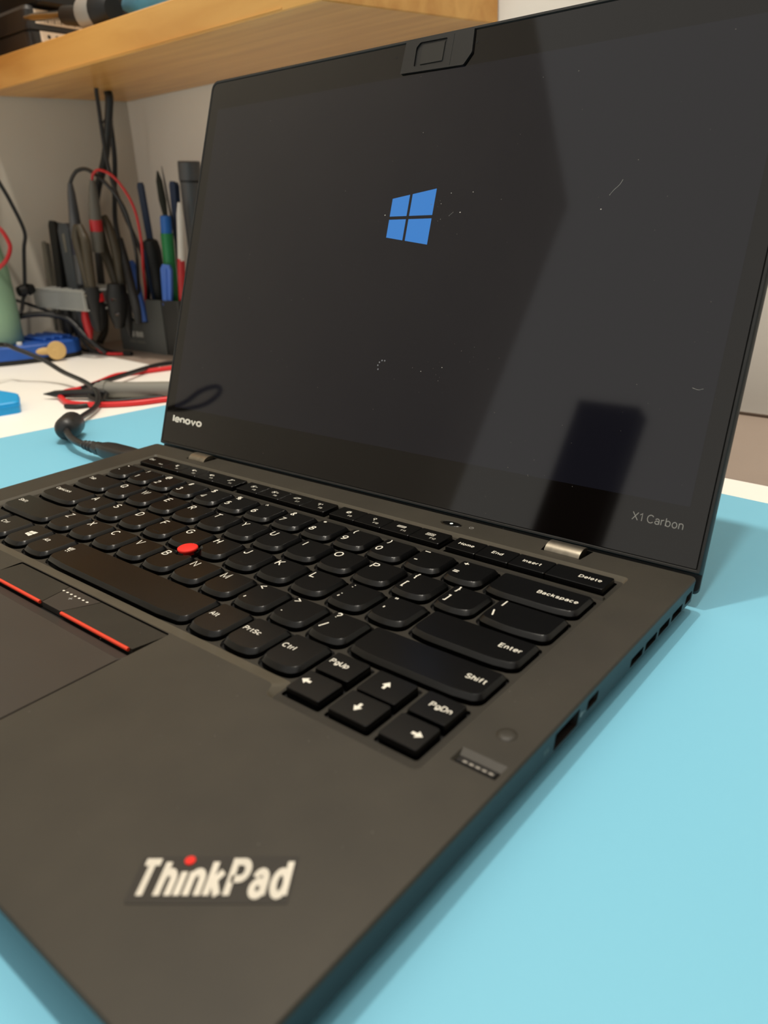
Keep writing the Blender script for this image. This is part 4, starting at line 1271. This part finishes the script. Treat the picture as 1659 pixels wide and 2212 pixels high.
# ---- cables hanging from the shelf in the corner
for lab, pts, r in (('thick black cable hanging from the shelf corner behind the rack', [(-447, 524, 266), (-447.5, 524, 253.8), (-472.4, 524, 200.9), (-499.4, 524, 167.9), (-515.4, 524, 136.0), (-505, 512, 70), (-502, 505, 10), (-496, 490, -10)], 4.6),
                    ('thin black cable crossing in front of the thick one in the shelf corner', [(-434.1, 502, 268.1), (-435.1, 502, 253.7), (-435.1, 502, 189.4), (-418.8, 502, 140.5), (-390.0, 502, 81.0), (-404, 506, 25), (-398, 512, -12)], 2.3),
                    ('medium black cable hanging straight down from the shelf corner', [(-484.0, 548, 267.5), (-487.1, 548, 259.1), (-490.3, 548, 202.9), (-503.0, 548, 160.2), (-510.0, 548, 122), (-494, 545, 60), (-470, 540, -11)], 3.0)):
    t = Thing('hanging_cable', lab, 'cable', pts[-1])
    t.part('cord', tube(pts, r, 10), M_CORD, smooth=60)
    t.part('tie', rod(pts[1], pts[2], [(0.3, r + 0.5), (0.34, r + 0.5)], 10), M_RUBBER)
t = Thing('hanging_cable', 'thin black cable with a clip running down the left wall by the green bottle', 'cable', (-500, 405, -10))
t.part('cord', tube([(-505, 392, 215), (-502, 406, 177), (-500, 414, 155), (-500, 423, 124), (-500, 418, 104), (-500, 410, 63), (-500, 405, 50), (-498, 397, 36), (-496, 376, 31), (-500, 350, 28)], 2.2, 8), M_CORD, smooth=60)
t.part('clip', rod((-500, 402, 60), (-500, 420, 62), [(0, 5.5), (0.35, 7), (0.45, 4), (0.55, 4), (0.65, 7), (1, 5)], 12), M_RUBBER, smooth=30)
t = Thing('cable', 'thick black cable lying on the ledge under the acrylic rack', 'cable', (-500, 420, -10))
t.part('cord', tube([(-520, 370, 22), (-505, 392, 31), (-492, 410, 34), (-478, 425, 32), (-462, 436, 26), (-440, 442, 6), (-420, 452, -12)], 3.2, 8), M_CORD, smooth=60)
t.part('boot', rod((-520, 370, 22), (-508, 388, 29.5), [(0, 4.4), (1, 4.0)], 10), M_RUBBER)
t = Thing('cable', 'thin dark cable sagging behind the blue tray', 'cable', (-490, 420, -13))
t.part('cord', tube([(-530, 398, 54), (-510, 420, 42), (-494, 446, 26), (-474, 456, 8), (-454, 459, -5), (-430, 460, -11), (-400, 462, -13)], 1.8, 8), M_CORD, smooth=60)
t.part('plug', rod((-400, 462, -12), (-388, 464, -12), [(0, 2.5), (1, 2.5)], 10), M_RUBBER)

# ---- green bottle and its red hose at the left frame edge
M_GREENB = mat('pale_green_plastic', (134, 168, 140), 0.45, 0.4)
t = Thing('bottle', 'pale green plastic bottle at the left edge of the desk', 'bottle', (-506, 368, 5))
gp = [(0, 27), (0.02, 29), (0.25, 29), (0.6, 28), (0.8, 24), (0.95, 16), (1, 12)]
t.part('body', rod((-506, 368, 5.05), (-506, 368, 140), gp, 28), M_GREENB, smooth=50)
t.part('cap', rod((-506, 368, 140), (-506, 368, 165), [(0, 13), (0.9, 13), (1, 11)], 20), M_CLEAR, smooth=40)
t = Thing('hose', 'red rubber hose curving over the green bottle', 'hose', (-470, 380, 90))
t.part('tube', tube([(-490, 374, 138), (-473, 382, 129), (-468, 387, 114), (-468, 386, 105), (-470, 380, 95), (-478, 371, 86), (-490, 360, 78)], 2.2, 10), M_REDP, smooth=60)
t.part('collar', rod((-480, 379, 134), (-475, 381, 130), [(0, 3.2), (1, 3.2)], 10), M_REDP)

# ================================================================ SHELF
M_WOOD = wood_mat()
sf_ = [(left_x(424) + 1.5, 424.5), (-20, 424.5), (21, back_y(21) - 1.5), (CORNER[0] + 2, CORNER[1] - 1.5)]
shf = Thing('wall_shelf', 'varnished pine corner shelf above the desk', 'shelf', (-250, 500, 267))
shf.part('board', loft([at_z(shrink(sf_, 0.8), 266.6), at_z(sf_, 267.4), at_z(sf_, 295), at_z(shrink(sf_, 0.8), 295.8)]), M_WOOD)
shf.part('edge_strip', box(-400, -60, 423.9, 424.6, 268.2, 269.0), M_WOOD)
M_ADAPT = mat('adapter_black', (48, 47, 46), 0.38, 0.5)
M_LABEL = mat('label_white', (226, 216, 200), 0.5, 0.3)
ad = Thing('power_adapter', 'black ribbed power adapter with barcode labels on the shelf', 'power adapter', (-490, 490, 296))
lo = rrect(-545, -437, 436, 545, 8, 5)
ad.part('lower_shell', loft([at_z(shrink(lo, 2.5), 296), at_z(lo, 299), at_z(lo, 313), at_z(shrink(lo, 1.2), 313.8)], True, True), M_ADAPT, smooth=30)
ad.part('seam', loft([at_z(shrink(lo, 1.6), 313), at_z(shrink(lo, 1.6), 316)], False, False), M_RUBBER)
ad.part('upper_shell', loft([at_z(shrink(lo, 1.2), 315.2), at_z(lo, 316), at_z(lo, 333), at_z(shrink(lo, 3), 337)], True, True), M_ADAPT, smooth=30)
lb1 = ad.part('label', box(-437.2, -436.4, 446, 520, 321, 333.5), M_LABEL)
for i in range(22):
    y = 456 + i * 2.5
    ad.part('bar', box(-436.4, -436.3, y, y + (0.7, 1.3, 0.5)[i % 3], 322.5, 332), M_RUBBER, under=lb1)
lb2 = ad.part('label', box(-437.2, -436.4, 449, 524, 305, 314.6), M_LABEL)
pv = [[(-436.3, 458 + 9 * i + 2.0 * math.cos(j * math.pi / 4), 310 + 2.0 * math.sin(j * math.pi / 4)) for j in range(8)] for i in range(6)]
ad.part('print', poly2d(*pv), M_ADAPT, under=lb2)
t = Thing('black_box', 'black flat case stacked on top of the power adapter', 'case', (-480, 500, 337))
lo = rrect(-540, -425, 446, 560, 5, 4)
t.part('body', loft([at_z(shrink(lo, 1.5), 337.2), at_z(lo, 339), at_z(lo, 372), at_z(shrink(lo, 2), 374)]), M_RUBBER, smooth=30)
t.part('lid_seam', loft([at_z(shrink(lo, -0.4), 355), at_z(shrink(lo, -0.4), 356)], False, False), M_ADAPT)
t = Thing('solder_sucker', 'metal nozzle tool with grey and black body lying on the shelf', 'tool', (-345, 452, 296))
t.part('nozzle', rod((-441, 436, 325), (-372, 441, 317), [(0, 0.6), (0.06, 2.2), (0.3, 3.6), (0.9, 4.2), (0.93, 5.2), (1, 5.2)], 14), M_CHR, smooth=40)
t.part('collar', rod((-374, 441, 317), (-340, 444, 311), [(0, 7), (0.05, 8.2), (1, 9)], 16), M_RUBBER, smooth=40)
t.part('body', rod((-342, 444, 313), (-318, 446, 312), [(0, 13), (0.15, 15), (0.8, 16), (1, 15)], 20), mat('body_grey', (150, 146, 140), 0.35, 0.5), smooth=40)
t.part('end_cap', rod((-318, 446, 312), (-300, 447, 311), [(0, 16.2), (0.6, 15), (1, 10)], 20), M_RUBBER, smooth=40)
# crumpled blue bag
bm = bmesh.new()
bmesh.ops.create_icosphere(bm, subdivisions=4, radius=1.0)
Vb, Fb = [], []
for v in bm.verts:
    p = v.co
    n_ = 0.10 * math.sin(7 * p.x + 3 * p.z) + 0.08 * math.sin(9 * p.y - 5 * p.x) + 0.06 * math.sin(13 * p.z + 4 * p.y)
    q = Vector((math.copysign(abs(p.x) ** 0.6, p.x), math.copysign(abs(p.y) ** 0.6, p.y), math.copysign(abs(p.z) ** 0.7, p.z))) * (1 + n_)
    Vb.append((-225 + q.x * 112, 508 + q.y * 34, max(296.2, 330 + q.z * 36)))
bm.verts.index_update()
for f in bm.faces:
    Fb.append(tuple(v.index for v in f.verts))
bm.free()
solo('plastic_bag', 'crumpled blue plastic bag lying on the shelf', 'bag', (Vb, Fb), mat('blue_film', (92, 158, 190), 0.3, 0.5, noise=(25, 0.35)), (-225, 508, 296), smooth=60)

# ================================================================ ROOM OUTSIDE THE PICTURE: screen reflection, lamps, added light blockers
t = Thing('cabinet', 'tall narrow black cabinet mirrored in the laptop screen', 'cabinet', (-510, -1420, -765))
M_CAB = mat('cabinet_black', (9, 9, 10), 0.6, 0.3)
t.part('body', box(-605, -415, -1560, -1300 - 180, -765, 850), M_CAB)
t.part('door', box(-600, -420, -1480, -1470, -750, 840), M_CAB)
# ceiling lamp housings around the two lights
M_HOUS = mat('lamp_white', (230, 228, 222), 0.5, 0.3)
WHERE = ('above the right side of the desk', 'above the left side of the desk')
for (x, y, _), wh in zip(LAMPS, WHERE):
    t = Thing('ceiling_lamp', 'white round ceiling lamp ' + wh, 'lamp', (x, y, 1692), 'round ceiling lamps')
    r0, r1 = circ(x, y, 48, 24), circ(x, y, 38, 24)
    t.part('ring', loft([at_z(r1, 1692), at_z(r0, 1692), at_z(r0, 1730), at_z(r1, 1730)], False, True), M_HOUS)
    t.part('rim', loft([at_z(circ(x, y, 50, 24), 1691.5), at_z(circ(x, y, 50, 24), 1694), at_z(circ(x, y, 37, 24), 1694), at_z(circ(x, y, 37, 24), 1691.5)], False, False), M_HOUS)
# unseen cabinet shape, added to keep lamp light off the left wall
t = Thing('wall_light_blocker', 'narrow tall wooden light blocker added out of view left of the pine shelf', 'cabinet', (-490, 348, 290))
cb_ = [(left_x(304) + 1, 304), (-432, 304), (-432, 388), (-496, 422), (left_x(422) + 1, 422)]
t.part('body', prism(cb_, 290, 900), M_WOOD)
dr_ = t.part('door', box(-430.8, -414, 306, 386, 294, 898), M_WOOD)
t.part('handle', box(-413.8, -406, 312, 318, 360, 460), M_CHR, under=dr_)
# unseen dark furniture shape, added to cut the light from the right
t = Thing('light_blocker', 'large dark brown light blocker added out of view on the right side of the room', 'light_blocker', (1300, -250, -765))
M_BLOCKER = mat('blocker_brown', (44, 34, 28), 0.5, 0.4, noise=(6, 0.25))
t.part('blocker_body', box(1120, 1495, -1100, 425, -765, 1300), M_BLOCKER)
for k_ in range(3):
    y0_ = -1096 + k_ * 506
    dr_ = t.part('door', box(1100, 1119.8, y0_, y0_ + 500, -745, 1290), M_BLOCKER)
    t.part('handle', box(1088, 1099.8, y0_ + 470, y0_ + 482, -50, 150), M_CHR, under=dr_)
